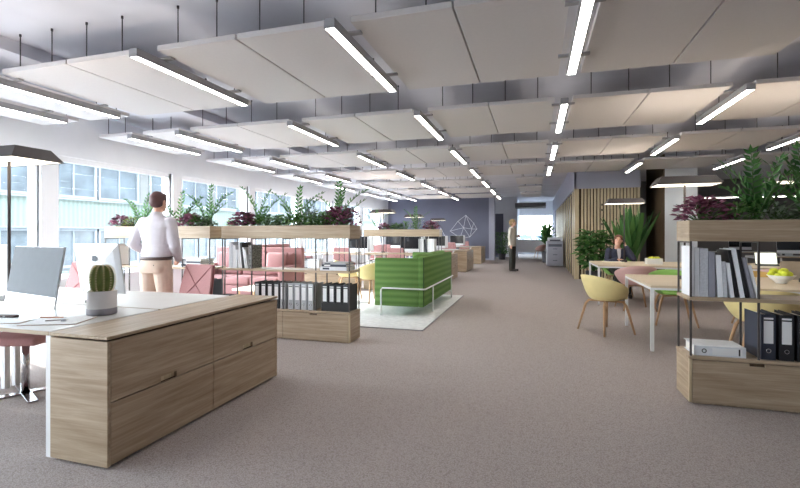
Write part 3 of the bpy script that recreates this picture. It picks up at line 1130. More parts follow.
def bush(label, loc, n, rx, h0, h1, leaf, mat, seed=0, pot=(0.19, 0.36)):
    t = thing('potted_plant', label, 'plant', loc, 0, 'potted floor plants')
    r, h = pot
    obj('pot', MB().lathe([(r * 0.78, 0), (r, h * 0.95), (r, h), (r * 0.9, h), (r * 0.88, h * 0.9)], n=24), M['pot_dark'], t)
    obj('soil', MB().cyl(0, 0, h * 0.85, h * 0.92, r * 0.88, 20), M['soil'], t)
    rd = random.Random(seed)
    st, lf = MB(), MB()
    for i in range(9):
        a = rd.uniform(0, 2 * PI)
        p1 = Vector((rx * 0.6 * math.cos(a), rx * 0.6 * math.sin(a), rd.uniform((h0 + h1) / 2, h1)))
        st.tube([(0.03 * math.cos(a), 0.03 * math.sin(a), h * 0.9), (p1 * 0.5 + Vector((0, 0, h * 0.3))), p1], 0.008, 6)
    for i in range(n):
        a = rd.uniform(0, 2 * PI)
        q = rd.uniform(0.35, 1)
        z = rd.uniform(h0, h1)
        w = rx * math.sqrt(max(0.08, 1 - ((z - (h0 + h1) / 2) / ((h1 - h0) / 2)) ** 2 * 0.8))
        p = Vector((w * q * math.cos(a), w * q * math.sin(a), z))
        lf.leaf(p, (math.cos(a), math.sin(a), rd.uniform(-0.5, 0.7)), (rd.uniform(-0.5, 0.5), rd.uniform(-0.5, 0.5), 1), leaf * rd.uniform(0.7, 1.2), leaf * 0.6, 0.12, 0.2)
    obj('stems', st, M['stem'], t)
    obj('foliage', lf, M[mat], t)
    return t


# ------------------------------------------------------------------ workstation by the camera
sideboard('oak sideboard with four wide drawers carrying nothing, nearest the camera', (-2.672, 1.89, 0))
bench = [('desk nearest the camera, attached to the oak sideboard, with papers and pencils on it', (-4.297, 1.90, 0), (0, 1)),
         ('desk behind the cactus, with the computer whose back shows its emblem', (-4.297, 2.71, 0), (0, 1)),
         ('desk at the left edge beyond the pole lamp, empty front side', (-5.91, 1.90, 0), (0,)),
         ('desk at the left edge beyond the pole lamp, carrying the half hidden computer', (-5.91, 2.71, 0), (0,))]
for lab, loc, lg in bench:
    desk('pale ' + lab, loc, group='pale bench desks by the camera', legs=lg)

screen_set('desktop_computer', 'silver desktop computer with a dark blank screen facing the camera', (-3.25, 2.15, 0.735), R(-12), 0.69, 0.40, 0.075, 0.085, 9)
screen_set('desktop_computer', 'silver desktop computer seen from behind, dark emblem on its back, behind the cactus', (-3.52, 2.93, 0.735), PI, 0.49, 0.425, 0.08, 0.065, 9)
screen_set('desktop_computer', 'silver desktop computer cut off by the left picture edge, seen from behind', (-4.82, 2.93, 0.735), PI, 0.50, 0.42, 0.08, 0.055, 9)

# cactus
t = thing('potted_cactus', 'round ribbed cactus in a white pot with a grey base band', 'cactus', (-2.925, 2.42, 0.735))
obj('pot', MB().lathe([(0.085, 0.0), (0.091, 0.012), (0.092, 0.165), (0.086, 0.168), (0.080, 0.16), (0.078, 0.14)], n=40), M['pot_white'], t, smooth=True)
obj('band', MB().lathe([(0.0915, 0.004), (0.0932, 0.010), (0.0932, 0.046), (0.0922, 0.047)], n=40), M['pot_grey'], t, smooth=True)
obj('soil', MB().cyl(0, 0, 0.13, 0.152, 0.0775, 24), M['soil'], t)
NR = 11
rings = []
spm = MB()
for i in range(17):
    a = -PI / 2 * 0.8 + (PI * 0.9) * i / 16
    rr0 = 0.066 * math.cos(max(-PI / 2, min(PI / 2, a * 0.98))) ** 0.62
    z = 0.243 + 0.10 * math.sin(a)
    ring = []
    for k in range(NR * 6):
        b = 2 * PI * k / (NR * 6)
        ring.append(((rr0 * (1 + 0.15 * math.cos(NR * b))) * math.cos(b), (rr0 * (1 + 0.15 * math.cos(NR * b))) * math.sin(b), z))
    rings.append(ring)
    if 1 < i < 16:
        for k in range(NR):
            b = 2 * PI * k / NR
            p = Vector((rr0 * 1.15 * math.cos(b), rr0 * 1.15 * math.sin(b), z))
            for q in range(5):
                d = Vector((math.cos(b + (q - 2) * 0.35), math.sin(b + (q - 2) * 0.35), math.sin(a) * 0.6 + (q % 3 - 1) * 0.5)).normalized()
                spm.tube([p - d * 0.002, p + d * 0.014], [0.0019, 0.0007], 4)
cb = obj('cactus_body', MB().ring_loft(rings), M['cactus'], t, smooth=True)
obj('spines', spm, M['spine'], cb)

# papers, pencils and small things on the desk
ZD = 0.735


def sheet(label, poly, z, th=0.002, mat='paper', name='paper_sheet', cat='paper', edge=None):
    o = obj(name, MB().prism(poly, 'z', z + th * 0.5, z + th), M[mat])
    cx_, cy_ = sum(p[0] for p in poly) / 4, sum(p[1] for p in poly) / 4
    obj('backing_card', MB().prism([(cx_ + (p[0] - cx_) * 1.015, cy_ + (p[1] - cy_) * 1.015) for p in poly], 'z', z, z + th * 0.5), M['paper_edge'], o)
    tag(o, label, cat)
    return o


def rect(cx, cy, w, d, a):
    ca, sa = math.cos(R(a)), math.sin(R(a))
    return [(cx + x * ca - y * sa, cy + x * sa + y * ca) for x, y in ((-w / 2, -d / 2), (w / 2, -d / 2), (w / 2, d / 2), (-w / 2, d / 2))]


sheet('large white sheet with a kraft edge under the pencils, beside the sideboard', rect(-2.95, 2.14, 0.33, 0.25, 24), ZD, 0.006)
sheet('white sheet lying partly off to the left picture edge on the nearest desk', rect(-3.32, 2.06, 0.34, 0.24, 22), ZD, 0.005)


def pencil(label, a, b, mat, z):
    t = thing('pencil', label, 'pencil', (a[0], a[1], z))
    d = Vector((b[0] - a[0], b[1] - a[1], 0))
    L = d.length
    d.normalize()
    up = Vector((0, 0, 0.0038))
    obj('shaft', MB().tube([up, up + d * (L - 0.02)], 0.0038, 6), M[mat], t)
    obj('tip', MB().tube([up + d * (L - 0.02), up + d * L], [0.0036, 0.0006], 6), M['pages'], t)


pencil('orange lacquered pencil lying on the white sheets of the nearest desk', (-3.16, 2.17), (-2.99, 2.22), 'pencil', ZD + 0.006)
pencil('short grey brown pencil lying next to the orange one', (-3.00, 2.09), (-2.90, 2.17), 'pencil_grey', ZD + 0.006)
t = thing('pencil_sharpener', 'tiny metal pencil sharpener at the tip of the short pencil', 'sharpener', (-2.89, 2.125, ZD + 0.006), R(20))
obj('body', MB().prism([(-0.006, 0), (0.006, 0), (0.0075, 0.012), (-0.0075, 0.012)], 'x', -0.013, 0.013), M['alu'], t)
obj('blade', MB().box(-0.012, -0.004, 0.012, 0.012, 0.004, 0.013), M['chrome'], t)
t = thing('glasses_case', 'slim dark brown case near the left picture edge on the nearest desk', 'case', (-3.40, 2.12, ZD + 0.005), R(12))
obj('shell', MB().rbox(-0.075, -0.02, 0, 0.075, 0.02, 0.018, 0.008, 3), M['belt'], t, smooth=True)
obj('clasp', MB().box(-0.008, -0.0212, 0.005, 0.008, -0.0198, 0.012), M['alu'], t)
t = thing('shadow_block', 'small dark block standing for the foot shadow of the computer seen from behind', 'shadow_block', (-3.50, 2.80, ZD), R(8))  # dark block in place of the shadow at the computer's foot
obj('base', MB().rbox(-0.05, -0.012, 0, 0.05, 0.012, 0.008, 0.002, 1), M['black'], t)
obj('upper_wedge', MB().prism([(-0.048, 0.008), (0.046, 0.008), (0.046, 0.016), (-0.03, 0.026), (-0.048, 0.024)], 'y', -0.01, 0.01), M['belt'], t)

desk_lamp('dark shaded pole lamp rising behind the dark blank screen at the left edge', (-4.30, 2.70, 0.735))
task_chair('pink seat without backrest on a chrome post and cross foot, under the nearest desk', (-3.98, 2.62, 0), R(20), 'stool', None, False)
task_chair('dusty pink padded chair with crossing seams behind the far end of the sideboard', (-3.83, 4.06, 0), R(174), group='pink padded desk chairs')
task_chair('dusty pink padded chair showing between the two silver computers', (-5.50, 4.02, 0), R(184), group='pink padded desk chairs')

# ------------------------------------------------------------------ bookshelves with planters
SH1 = (-3.89, 4.89)
SH2 = (-5.87, 4.89)
SH3 = (-3.84, 9.80)
SH4 = (-5.82, 9.80)
SHR = (1.13, 3.92)
bookshelf('oak bookshelf with planter behind the sideboard, grey and black binders on its base', (*SH1, 0), 0.86)
bookshelf('oak bookshelf with planter behind the man in the white shirt', (*SH2, 0), 0.86)
bookshelf('oak bookshelf with planter standing behind the green sofa', (*SH3, 0), 0.86)
bookshelf('oak bookshelf with planter behind the pink sofa, by the windows', (*SH4, 0), 0.86)
bookshelf('oak bookshelf with planter in front of the tables, black binders on its base', (*SHR, 0), 0.82)

ZB = 0.3705


def row_binders(sx, sy, x0, cols_, where, group, gap=0.004, w=0.075, h=0.32, dx0=0, n0=0):
    x = x0
    cn = {'bind_black': 'black', 'bind_grey': 'grey', 'bind_navy': 'navy', 'bind_white': 'white'}
    for i, c in enumerate(cols_):
        binder('%s ring binder standing %s, %s from the left' % (cn[c], where, ORD[i + n0]), c, (sx + x + w / 2, sy + 0.030, ZB), 0, group, h, w)
        x += w + gap


# base of the bookshelf behind the sideboard (front face binders from left to right)
row_binders(*SH1, 0.475, ['bind_black'] * 4 + ['bind_grey'], 'behind the sideboard corner', 'binders on the bookshelf behind the sideboard', gap=0.018)
row_binders(*SH1, 0.955, ['bind_grey'] * 4, 'in the grey group behind the sideboard', 'binders on the bookshelf behind the sideboard', gap=0.016)
row_binders(*SH1, 1.42, ['bind_black'] * 4, 'at the sofa end of the bookshelf', 'binders on the bookshelf behind the sideboard', gap=0.016)
t = thing('binder_tray', 'translucent dark tray holding the lower part of four black binders', 'tray', (SH1[0] + 1.415, SH1[1] + 0.024, ZB))
obj('front_lip', MB().box(0, 0, 0, 0.365, 0.004, 0.10), M['black'], t)
row_binders(SH2[0], SH2[1], 1.66, ['bind_navy'], 'behind the pink chair with crossing seams', 'binders on the bookshelf behind the man', w=0.09)
row_binders(*SHR, 0.475, ['bind_navy'] + ['bind_black'] * 5, 'on the base nearest the tables', 'binders on the bookshelf by the tables', gap=0.022, w=0.09, h=0.335)


def row_books(sx, sy, zs, x0, specs, where, group):
    """specs: (thickness, height, colour, lean, label colour)"""
    x, pl_, ph = x0, 0.0, 0.0
    for i, (th, h, c, ln, word) in enumerate(specs):
        tl_ = math.tan(R(-ln))
        if i:
            x += max(0.0, min(h, ph) * (tl_ - pl_)) + 0.003
            if tl_ < pl_:
                x += 0.004
        book('%s book, %s %s' % (word, ORD[i], where), c, (sx + x, sy + 0.03, zs), th, h, 0.23, ln, 0, group)
        x += th / math.cos(R(ln))
        pl_, ph = tl_, h


# leaning books tip to the left (negative lean) and rest on their neighbours
row_books(SHR[0], SHR[1], 0.8205, 0.02, [(0.022, 0.385, 'book_white', 0, 'tall white'), (0.030, 0.372, 'book_lgrey', 0, 'pale bluish grey'), (0.056, 0.37, 'book_grey', 0, 'thick mottled grey'),
          (0.044, 0.345, 'book_dgrey', 0, 'slate grey'), (0.034, 0.318, 'book_lgrey', -3, 'pale grey'), (0.024, 0.27, 'book_grey', -3, 'mid grey'), (0.024, 0.26, 'book_lgrey', -7, 'light grey leaning'),
          (0.020, 0.36, 'book_black', -9, 'black leaning'), (0.030, 0.37, 'book_lgrey', -9, 'silver grey leaning'), (0.020, 0.365, 'book_black', -10, 'slim black leaning'), (0.026, 0.305, 'book_dgrey', -11, 'charcoal leaning'), (0.020, 0.25, 'book_white', -12, 'short white leaning')],
          'from left on the shelf by the tables', 'books on the shelf by the tables')
row_books(SH1[0], SH1[1], 0.8605, 0.09, [(0.024, 0.33, 'book_lgrey', 0, 'pale grey'), (0.034, 0.335, 'book_grey', 0, 'speckled grey'), (0.036, 0.30, 'book_white', 0, 'broad white'), (0.022, 0.24, 'book_lgrey', 0, 'short silver grey'),
          (0.020, 0.24, 'book_white', -5, 'short white leaning'), (0.022, 0.335, 'book_white', -6, 'tall white leaning'), (0.026, 0.33, 'book_black', -6, 'black leaning'), (0.020, 0.27, 'book_lgrey', -8, 'grey leaning'),
          (0.020, 0.23, 'book_white', -9, 'low white leaning'), (0.045, 0.30, 'book_pattern', 0, 'black and white speckled')],
          'from left on the shelf behind the sideboard', 'books on the shelf behind the sideboard')
row_books(SH2[0], SH2[1], 0.8605, 0.06, [(0.032, 0.30, 'book_white', 0, 'white'), (0.026, 0.26, 'book_black', -8, 'slim black leaning'), (0.03, 0.27, 'book_lgrey', -9, 'grey leaning')], 'from left on the shelf beside the man', 'books on the shelf beside the man')
row_books(SH3[0], SH3[1], 0.8605, 1.32, [(0.06, 0.33, 'book_white', 0, 'white'), (0.05, 0.33, 'book_white', 0, 'broad white'), (0.03, 0.32, 'book_black', -9, 'black leaning'), (0.05, 0.33, 'book_white', 0, 'plain white'), (0.05, 0.33, 'book_lgrey', 0, 'pale grey'), (0.05, 0.33, 'book_white', 0, 'bright white')],
          'from left on the shelf behind the green sofa', 'books on the shelf behind the green sofa')
row_binders(SH3[0], SH3[1], 0.05, ['bind_white', 'bind_black', 'bind_white', 'bind_black'], 'beside the yellow chair behind the sofa', 'binders on the bookshelf behind the sofa')

row_binders(SH4[0], SH4[1], 0.25, ['bind_white', 'bind_black', 'bind_black', 'bind_grey', 'bind_grey', 'bind_white', 'bind_white'], 'behind the pink sofa', 'binders on the bookshelf behind the pink sofa')


def lying(name, label, loc, w, d, h, cols_, rz=0.0, group=None, cat='folder'):
    t = thing(name, label, cat, loc, rz, group)
    c = MB().box(0, 0, 0, w, d, 0.004).box(0, 0, h - 0.004, w, d, h).box(0, 0, 0.004, w, 0.004, h - 0.004)
    obj('cover', c, M[cols_], t)
    obj('pages', MB().box(0.004, 0.006, 0.0045, w - 0.004, d - 0.004, h - 0.0045), M['pages'], t)
    obj('spine_label', MB().box(w * 0.1, -0.001, h * 0.25, w * 0.35, 0, h * 0.75), M['bind_navy' if cols_ != 'bind_navy' else 'label'], t)
    return t


x1, y1, z1 = SH1[0] + 1.40, SH1[1] + 0.02, 0.8605
lying('folder', 'white folder lying lowest at the sofa end of the shelf', (x1, y1, z1), 0.35, 0.27, 0.045, 'bind_white')
lying('folder', 'dark blue folder lying in the middle of the pile at the sofa end', (x1 + 0.02, y1 + 0.005, z1 + 0.0455), 0.32, 0.26, 0.028, 'bind_navy')
lying('folder', 'grey folder lying uppermost on the pile at the sofa end', (x1 + 0.03, y1 + 0.005, z1 + 0.074), 0.30, 0.25, 0.022, 'bind_grey')
x1, z1 = SH2[0] + 1.28, 0.8605
lying('folder', 'white folder lying under a dark blue one near the man', (x1, y1, z1), 0.36, 0.27, 0.05, 'bind_white')
lying('folder', 'dark blue folder lying between white ones near the man', (x1 + 0.01, y1, z1 + 0.0505), 0.34, 0.27, 0.026, 'bind_navy')
lying('folder', 'white folder lying uppermost above the dark blue one near the man', (x1 + 0.0, y1, z1 + 0.077), 0.36, 0.27, 0.03, 'bind_white')
binder('white ring binder lying flat on the base of the shelf by the tables', 'bind_white', (SHR[0] + 0.04, SHR[1] + 0.03, ZB), R(0), None, 0.34, 0.075, 0.25, True)

# plants in the planters
ZPL = 1.377


def clump(shelf, dx, kind, label, seed, **k):
    loc = (shelf[0] + dx, shelf[1] + 0.16, ZPL)
    if kind == 'red':
        return leaf_clump(label, loc, k.get('rx', 0.16), 0.15, k.get('h', 0.20), k.get('n', 170), 0.062, 'leaf_red', seed, 0.8)
    if kind == 'fern':
        return leaf_clump(label, loc, k.get('rx', 0.17), 0.14, k.get('h', 0.15), k.get('n', 220), 0.075, 'leaf_fern', seed, 0.28, name='fern')
    if kind == 'dark':
        return leaf_clump(label, loc, k.get('rx', 0.15), 0.14, k.get('h', 0.14), k.get('n', 130), 0.07, 'leaf_mid', seed, 0.36)
    if kind == 'grey':
        return leaf_clump(label, loc, k.get('rx', 0.15), 0.13, k.get('h', 0.20), k.get('n', 150), 0.05, 'leaf_grey', seed, 0.5)
    if kind == 'yellow':
        return leaf_clump(label, loc, k.get('rx', 0.13), 0.13, k.get('h', 0.16), k.get('n', 130), 0.06, 'leaf_yellow', seed, 0.4)
    return zz_plant(label, loc, k['stems'], seed, k.get('leaf', 0.082))


w1 = 'in the planter behind the sideboard'
clump(SH1, 0.23, 'red', 'burgundy plant at the left end %s' % w1, 1, rx=0.20, h=0.19, n=330)
clump(SH1, 0.42, 'zz', 'green plant with arching stems beside the fern %s' % w1, 2, stems=[(180, 0.50, 0.75, 80), (10, 0.46, 0.65, 66), (60, 0.42, 0.4, 80), (200, 0.36, 1.0, 62), (-40, 0.34, 0.9, 60)])
clump(SH1, 0.56, 'fern', 'low fresh green fern %s' % w1, 3)
clump(SH1, 0.72, 'dark', 'low dark green plant %s' % w1, 4)
clump(SH1, 0.98, 'zz', 'tallest middle plant with arching stems %s' % w1, 5, stems=[(185, 0.50, 0.95, 74), (90, 0.42, 0.2, 86), (0, 0.50, 0.85, 66), (-10, 0.38, 0.6, 60), (150, 0.36, 0.9, 66)])
clump(SH1, 0.84, 'dark', 'small green plant left of the tallest %s' % w1, 6, rx=0.12)
clump(SH1, 1.20, 'grey', 'silvery green plant %s' % w1, 7, h=0.26, rx=0.12)
clump(SH1, 1.30, 'dark', 'bushy plant left of the end burgundy one %s' % w1, 8, h=0.18)
clump(SH1, 1.62, 'red', 'large burgundy leafy plant at the sofa end %s' % w1, 9, rx=0.26, h=0.23, n=380)
clump(SH1, 1.08, 'fern', 'fresh fern right of the tallest plant %s' % w1, 61, rx=0.16)
clump(SH1, 1.42, 'fern', 'fresh fern left of the large burgundy plant %s' % w1, 62, rx=0.15, h=0.19)
clump(SH1, 0.06, 'yellow', 'yellow green plant at the left corner %s' % w1, 63, rx=0.08, h=0.1, n=70)
clump(SH1, 1.58, 'zz', 'green plant with arching stems rising out of the end burgundy plant', 10, stems=[(170, 0.42, 0.9, 72), (95, 0.46, 0.15, 88), (-5, 0.50, 0.85, 68), (80, 0.40, 0.35, 80), (5, 0.36, 0.6, 62)])
w2 = 'in the planter behind the man'
clump(SH2, 0.13, 'red', 'burgundy leafy plant at the window end %s' % w2, 11, h=0.16)
clump(SH2, 0.36, 'yellow', 'yellow green leafy plant %s' % w2, 12, rx=0.15, h=0.17)
clump(SH2, 0.50, 'zz', 'green plant with spreading stems at the shoulder of the man', 13, stems=[(175, 0.44, 0.9, 74), (5, 0.46, 0.8, 68), (90, 0.40, 0.2, 84), (20, 0.36, 0.6, 60)])
clump(SH2, 0.66, 'fern', 'green fern beside the shoulder of the man %s' % w2, 14)
clump(SH2, 1.16, 'zz', 'green plant with stems right beside the head of the man', 15, stems=[(90, 0.40, 0.15, 86), (0, 0.44, 0.8, 70), (180, 0.40, 0.9, 70), (15, 0.32, 0.6, 60)])
clump(SH2, 1.36, 'red', 'wide burgundy leafy plant right of the man %s' % w2, 16, rx=0.19, h=0.18, n=220)
clump(SH2, 1.62, 'zz', 'tall plant with arching stems at the inner end %s' % w2, 17, stems=[(180, 0.46, 0.8, 74), (90, 0.46, 0.1, 88), (0, 0.52, 0.95, 72), (10, 0.36, 0.6, 62)])
clump(SH2, 1.64, 'grey', 'low silvery green plant at the inner end %s' % w2, 18, h=0.10)
clump(SH2, 0.92, 'yellow', 'yellow green plant hidden partly by the man %s' % w2, 64, rx=0.16, h=0.16)
clump(SH2, 1.50, 'fern', 'fresh fern right of the wide burgundy plant %s' % w2, 65, rx=0.14, h=0.15)
w3 = 'in the planter behind the green sofa'
clump(SH3, 0.25, 'zz', 'green plant with arching stems at the window end %s' % w3, 19, stems=[(180, 0.46, 0.95, 72), (20, 0.42, 0.8, 72), (90, 0.38, 0.2, 85)])
clump(SH3, 0.45, 'red', 'burgundy leafy plant near the window end %s' % w3, 20, rx=0.14, h=0.15)
clump(SH3, 0.75, 'fern', 'green fern at the middle %s' % w3, 21)
clump(SH3, 0.98, 'dark', 'dark green plant at the middle %s' % w3, 22, h=0.2)
clump(SH3, 1.20, 'zz', 'tall stemmed plant near the aisle end %s' % w3, 23, stems=[(170, 0.48, 0.8, 76), (90, 0.44, 0.2, 86), (10, 0.44, 0.8, 70)])
clump(SH3, 1.25, 'grey', 'silvery green plant %s' % w3, 24, h=0.34, rx=0.2)
clump(SH3, 1.58, 'red', 'burgundy leafy plant at the aisle end %s' % w3, 25, rx=0.19, h=0.2, n=200)
w5 = 'in the planter behind the pink sofa'
clump(SH4, 0.65, 'grey', 'tall silvery green plant %s' % w5, 51, h=0.42, rx=0.2)
clump(SH4, 1.2, 'zz', 'green plant with arching stems %s' % w5, 52, stems=[(175, 0.46, 0.9, 74), (5, 0.46, 0.8, 68), (90, 0.44, 0.2, 84)])
w4 = 'in the planter by the tables'
clump(SHR, 0.14, 'red', 'large burgundy leafy plant at the aisle end %s' % w4, 26, rx=0.21, h=0.20, n=260)
clump(SHR, 0.36, 'dark', 'dark leafy plant right of the burgundy one %s' % w4, 27, rx=0.14, h=0.14)
zz_plant('tall dense plant with upright leafy stems %s' % w4, (SHR[0] + 0.50, SHR[1] + 0.17, ZPL), [(150, 0.36, 0.5, 78), (90, 0.46, 0.1, 86), (20, 0.44, 0.4, 80), (-30, 0.36, 0.7, 70), (200, 0.32, 0.9, 66), (60, 0.40, 0.3, 84), (-60, 0.34, 0.6, 72), (170, 0.44, 0.7, 80), (5, 0.38, 0.8, 66)], 28, 0.088, 'leaf_zz')
clump(SHR, 0.62, 'grey', 'silvery green plant at the front %s' % w4, 29, h=0.14, rx=0.16, n=220)
zz_plant('tall arching plant toward the picture edge %s' % w4, (SHR[0] + 0.84, SHR[1] + 0.18, ZPL), [(160, 0.44, 0.6, 76), (90, 0.50, 0.2, 84), (10, 0.46, 0.5, 74), (-40, 0.40, 0.8, 66), (120, 0.44, 0.4, 80), (200, 0.36, 0.9, 64)], 30, 0.088)
clump(SHR, 0.88, 'grey', 'low grey green plant toward the picture edge %s' % w4, 31, h=0.12, rx=0.18, n=240)
clump(SHR, 1.06, 'fern', 'green fern by the picture edge %s' % w4, 32, h=0.16)

# ------------------------------------------------------------------ lounge: rug, green sofa, pink sofa, yellow chairs
rg = thing('rug', 'pale grey rug under the green sofa', 'rug', (-4.9, 5.82, 0.0))
obj('pile', MB().box(0.012, 0.012, 0, 3.455, 3.56, 0.014), M['rug'], rg)
bd = MB().box(0, 0, 0, 3.467, 0.012, 0.013).box(0, 3.56, 0, 3.467, 3.572, 0.013).box(0, 0.012, 0, 0.012, 3.56, 0.013).box(3.455, 0.012, 0, 3.467, 3.56, 0.013)
obj('binding', bd, M['pot_grey'], rg)

sf = thing('sofa', 'green ribbed high-sided sofa with a white tube frame on the pale rug', 'sofa', (-2.46, 6.75, 0.0145))
SW, SLN, SB, ST = 0.81, 2.40, 0.145, 0.905
obj('seat_base', MB().rbox(0.02, 0.1, SB, SW - 0.09, SLN - 0.1, 0.30, 0.02, 2), M['sofa_side'], sf)
for y0 in (0.13, SLN / 2 + 0.005):
    obj('seat_cushion', MB().rbox(0.0, y0, 0.30, SW - 0.2, y0 + SLN / 2 - 0.135, 0.44, 0.04, 3), M['sofa_side'], sf, smooth=True)
obj('back_panel', MB().rbox(SW - 0.09, 0.0, SB, SW, SLN, ST + 0.02, 0.018, 3), M['sofa_side'], sf, smooth=True)
for y0 in (0.0, SLN - 0.09):
    obj('end_panel', MB().rbox(0.0, y0, SB, SW - 0.085, y0 + 0.09, ST, 0.018, 3), M['sofa_green'], sf, smooth=True)
for y0 in (0.13, SLN / 2 + 0.005):
    obj('back_cushion', MB().rbox(SW - 0.23, y0, 0.44, SW - 0.095, y0 + SLN / 2 - 0.14, ST + 0.05, 0.05, 3), M['sofa_side'], sf, smooth=True)
pp = MB()
for y0 in (0.006, SLN - 0.006):
    pp.tube([(SW - 0.005, y0, SB + 0.01), (SW - 0.005, y0, ST + 0.01)], 0.008, 6)
obj('piping', pp, M['piping'], sf)
fr = MB()
e = 0.03
zt = 0.43
fr.tube([(0.12, -e, 0), (0.12, -e, zt - 0.03), (0.14, -e, zt), (SW, -e, zt), (SW + e, 0.0, zt), (SW + e, SLN, zt), (SW, SLN + e, zt), (0.14, SLN + e, zt), (0.12, SLN + e, zt - 0.03), (0.12, SLN + e, 0)], 0.0125, 10)
obj('tube_frame', fr, M['white_steel'], sf, smooth=True)
for y0 in (0.52, SLN - 0.16):
    obj('leg', MB().tube([(SW + e, y0, 0), (SW + e, y0, zt)], 0.0125, 10), M['white_steel'], sf, smooth=True)
obj('foot_bracket', MB().box(SW - 0.06, 0.50, SB - 0.02, SW + e, 0.54, SB).box(SW - 0.06, SLN - 0.18, SB - 0.02, SW + e, SLN - 0.14, SB), M['white_steel'], sf)


def pink_sofa(label, loc, rz, L=2.2):
    t = thing('sofa', label, 'sofa', loc, rz, 'pink lounge sofas')
    D = 0.85
    obj('plinth', MB().box(0.05, 0.05, 0.0, L - 0.05, D - 0.05, 0.12), M['black'], t)
    obj('seat_base', MB().rbox(0.0, 0, 0.12, L, D, 0.30, 0.02, 2), M['pink_sofa'], t)
    n = 3
    for i in range(n):
        a = 0.13 + i * (L - 0.26) / n
        obj('seat_cushion', MB().rbox(a, -0.01, 0.30, a + (L - 0.26) / n - 0.01, D - 0.2, 0.45, 0.04, 3), M['pink_sofa'], t, smooth=True)
        obj('back_cushion', MB().rbox(a, D - 0.24, 0.44, a + (L - 0.26) / n - 0.01, D - 0.12, 0.92, 0.05, 3), M['pink_sofa'], t, smooth=True)
    obj('backrest', MB().rbox(0, D - 0.12, 0.12, L, D, 1.02, 0.03, 3), M['pink_sofa'], t, smooth=True)
    for a in (0, L - 0.12):
        obj('armrest', MB().rbox(a, 0.0, 0.28, a + 0.12, D - 0.12, 0.68, 0.03, 3), M['pink_sofa'], t, smooth=True)
    return t


def cushion(label, loc, rot, s=0.48, mat='pink_sofa'):
    n = 12
    vs = []
    top, bot = [], []
    for i in range(n + 1):
        for j in range(n + 1):
            u, v = i / n * 2 - 1, j / n * 2 - 1
            pin = 1 - 0.10 * (1 - abs(u)) * abs(v) ** 3
            pin2 = 1 - 0.10 * (1 - abs(v)) * abs(u) ** 3
            h = 0.075 * (max(0, (1 - u * u) * (1 - v * v))) ** 0.45
            top.append((u * pin2 * s / 2, v * pin * s / 2, h))
            bot.append((u * pin2 * s / 2, v * pin * s / 2, -h))
    N = (n + 1) ** 2
    fs = []
    for i in range(n):
        for j in range(n):
            a = i * (n + 1) + j
            fs.append((a, a + n + 1, a + n + 2, a + 1))
            fs.append((N + a, N + a + 1, N + a + n + 2, N + a + n + 1))
    o = obj('cushion', MB().add(top + bot, fs), M[mat], None, True, loc=loc, rot=rot)
    tag(o, label, 'cushion')
    bm = bmesh.new()
    bm.from_mesh(o.data)
    bmesh.ops.remove_doubles(bm, verts=bm.verts, dist=1e-4)
    bmesh.ops.recalc_face_normals(bm, faces=bm.faces)
    bm.to_mesh(o.data)
    bm.free()


pink_sofa('dusty pink three seat sofa facing the bookshelf, cushion at its right end', (-6.65, 7.45, 0), 0, 2.1)
cushion('dusty pink cushion leaning on the pink sofa seen through the bookshelf', (-4.98, 7.90, 0.70), (R(76), 0, R(4)), 0.48)
pink_sofa('dusty pink sofa along the windows, farther back than the other', (-6.1, 9.0 + 1.2, 0), R(90), 1.4)
t = thing('coffee_table', 'low cream coffee table in front of the pink sofa', 'table', (-4.9, 6.42, 0.0145))
obj('tabletop', MB().rbox(0, 0, 0.33, 1.0, 0.6, 0.36, 0.006, 2), M['cream_table'], t)
for x in (0.06, 0.90):
    for y in (0.06, 0.50):
        obj('leg', MB().box(x, y, 0, x + 0.035, y + 0.035, 0.33), WLEG, t)
shell_chair('yellow shell chair on wooden legs beside the green sofa', 'yellow_shell', (-2.98, 8.02, 0.0145), R(60))
shell_chair('yellow shell chair beyond the bookshelf, farther from the green sofa', 'yellow_shell', (-3.62, 8.4, 0.0145), R(-60))

# ------------------------------------------------------------------ tables, chairs and lamps on the right
T1 = (1.23, 5.56)
table('long pale wood table with white frame behind the bookshelf, bowl of limes on it', (*T1, 0), 2.9, 1.48, 'pale wood tables')
table('pale wood table at which the woman on the phone sits', (1.11, 8.94, 0), 2.25, 1.42, 'pale wood tables')
table('pale wood table carrying the laptop with the bright screen', (3.52, 8.94, 0), 2.4, 1.42, 'pale wood tables')
shell_chair('yellow shell chair at the head of the long pale table', 'yellow_shell', (0.90, 6.50, 0), R(-58))
shell_chair('pale pink shell chair at the table of the woman on the phone', 'pink_shell', (1.66, 8.60, 0), R(8))
shell_chair('green shell chair behind the long pale table', 'green_shell', (1.92, 7.36, 0), R(176))
shell_chair('yellow shell chair seen through the bookshelf, in front of the long table', 'yellow_shell', (2.17, 5.30, 0), R(-6))
shell_chair('ochre shell chair behind the long pale table, near the laptop', 'ochre_shell', (3.02, 7.42, 0), R(184))
shell_chair('green shell chair in which the woman on the phone sits', 'green_shell', (1.69, 10.52, 0), R(180))
shell_chair('pale pink shell chair across the corner of the laptop table', 'pink_shell', (3.72, 8.72, 0), R(5))
desk_lamp('dark shaded pole lamp on the long pale table, nearest the pillar', (1.80, 6.42, 0.73))
desk_lamp('dark shaded pole lamp at the right picture edge on the long table', (3.05, 6.42, 0.73))
desk_lamp('dark shaded pole lamp beside the woman on the phone', (1.73, 10.0, 0.73))
t = thing('fruit_bowl', 'white bowl on the long pale table, full of limes', 'bowl', (2.72, 6.22, 0.73))
obj('bowl', MB().lathe([(0.05, 0.0), (0.055, 0.012), (0.10, 0.05), (0.135, 0.095), (0.128, 0.095), (0.09, 0.052), (0.02, 0.025)], n=28), M['bowl'], t, smooth=True)
rd = random.Random(4)
k = 0
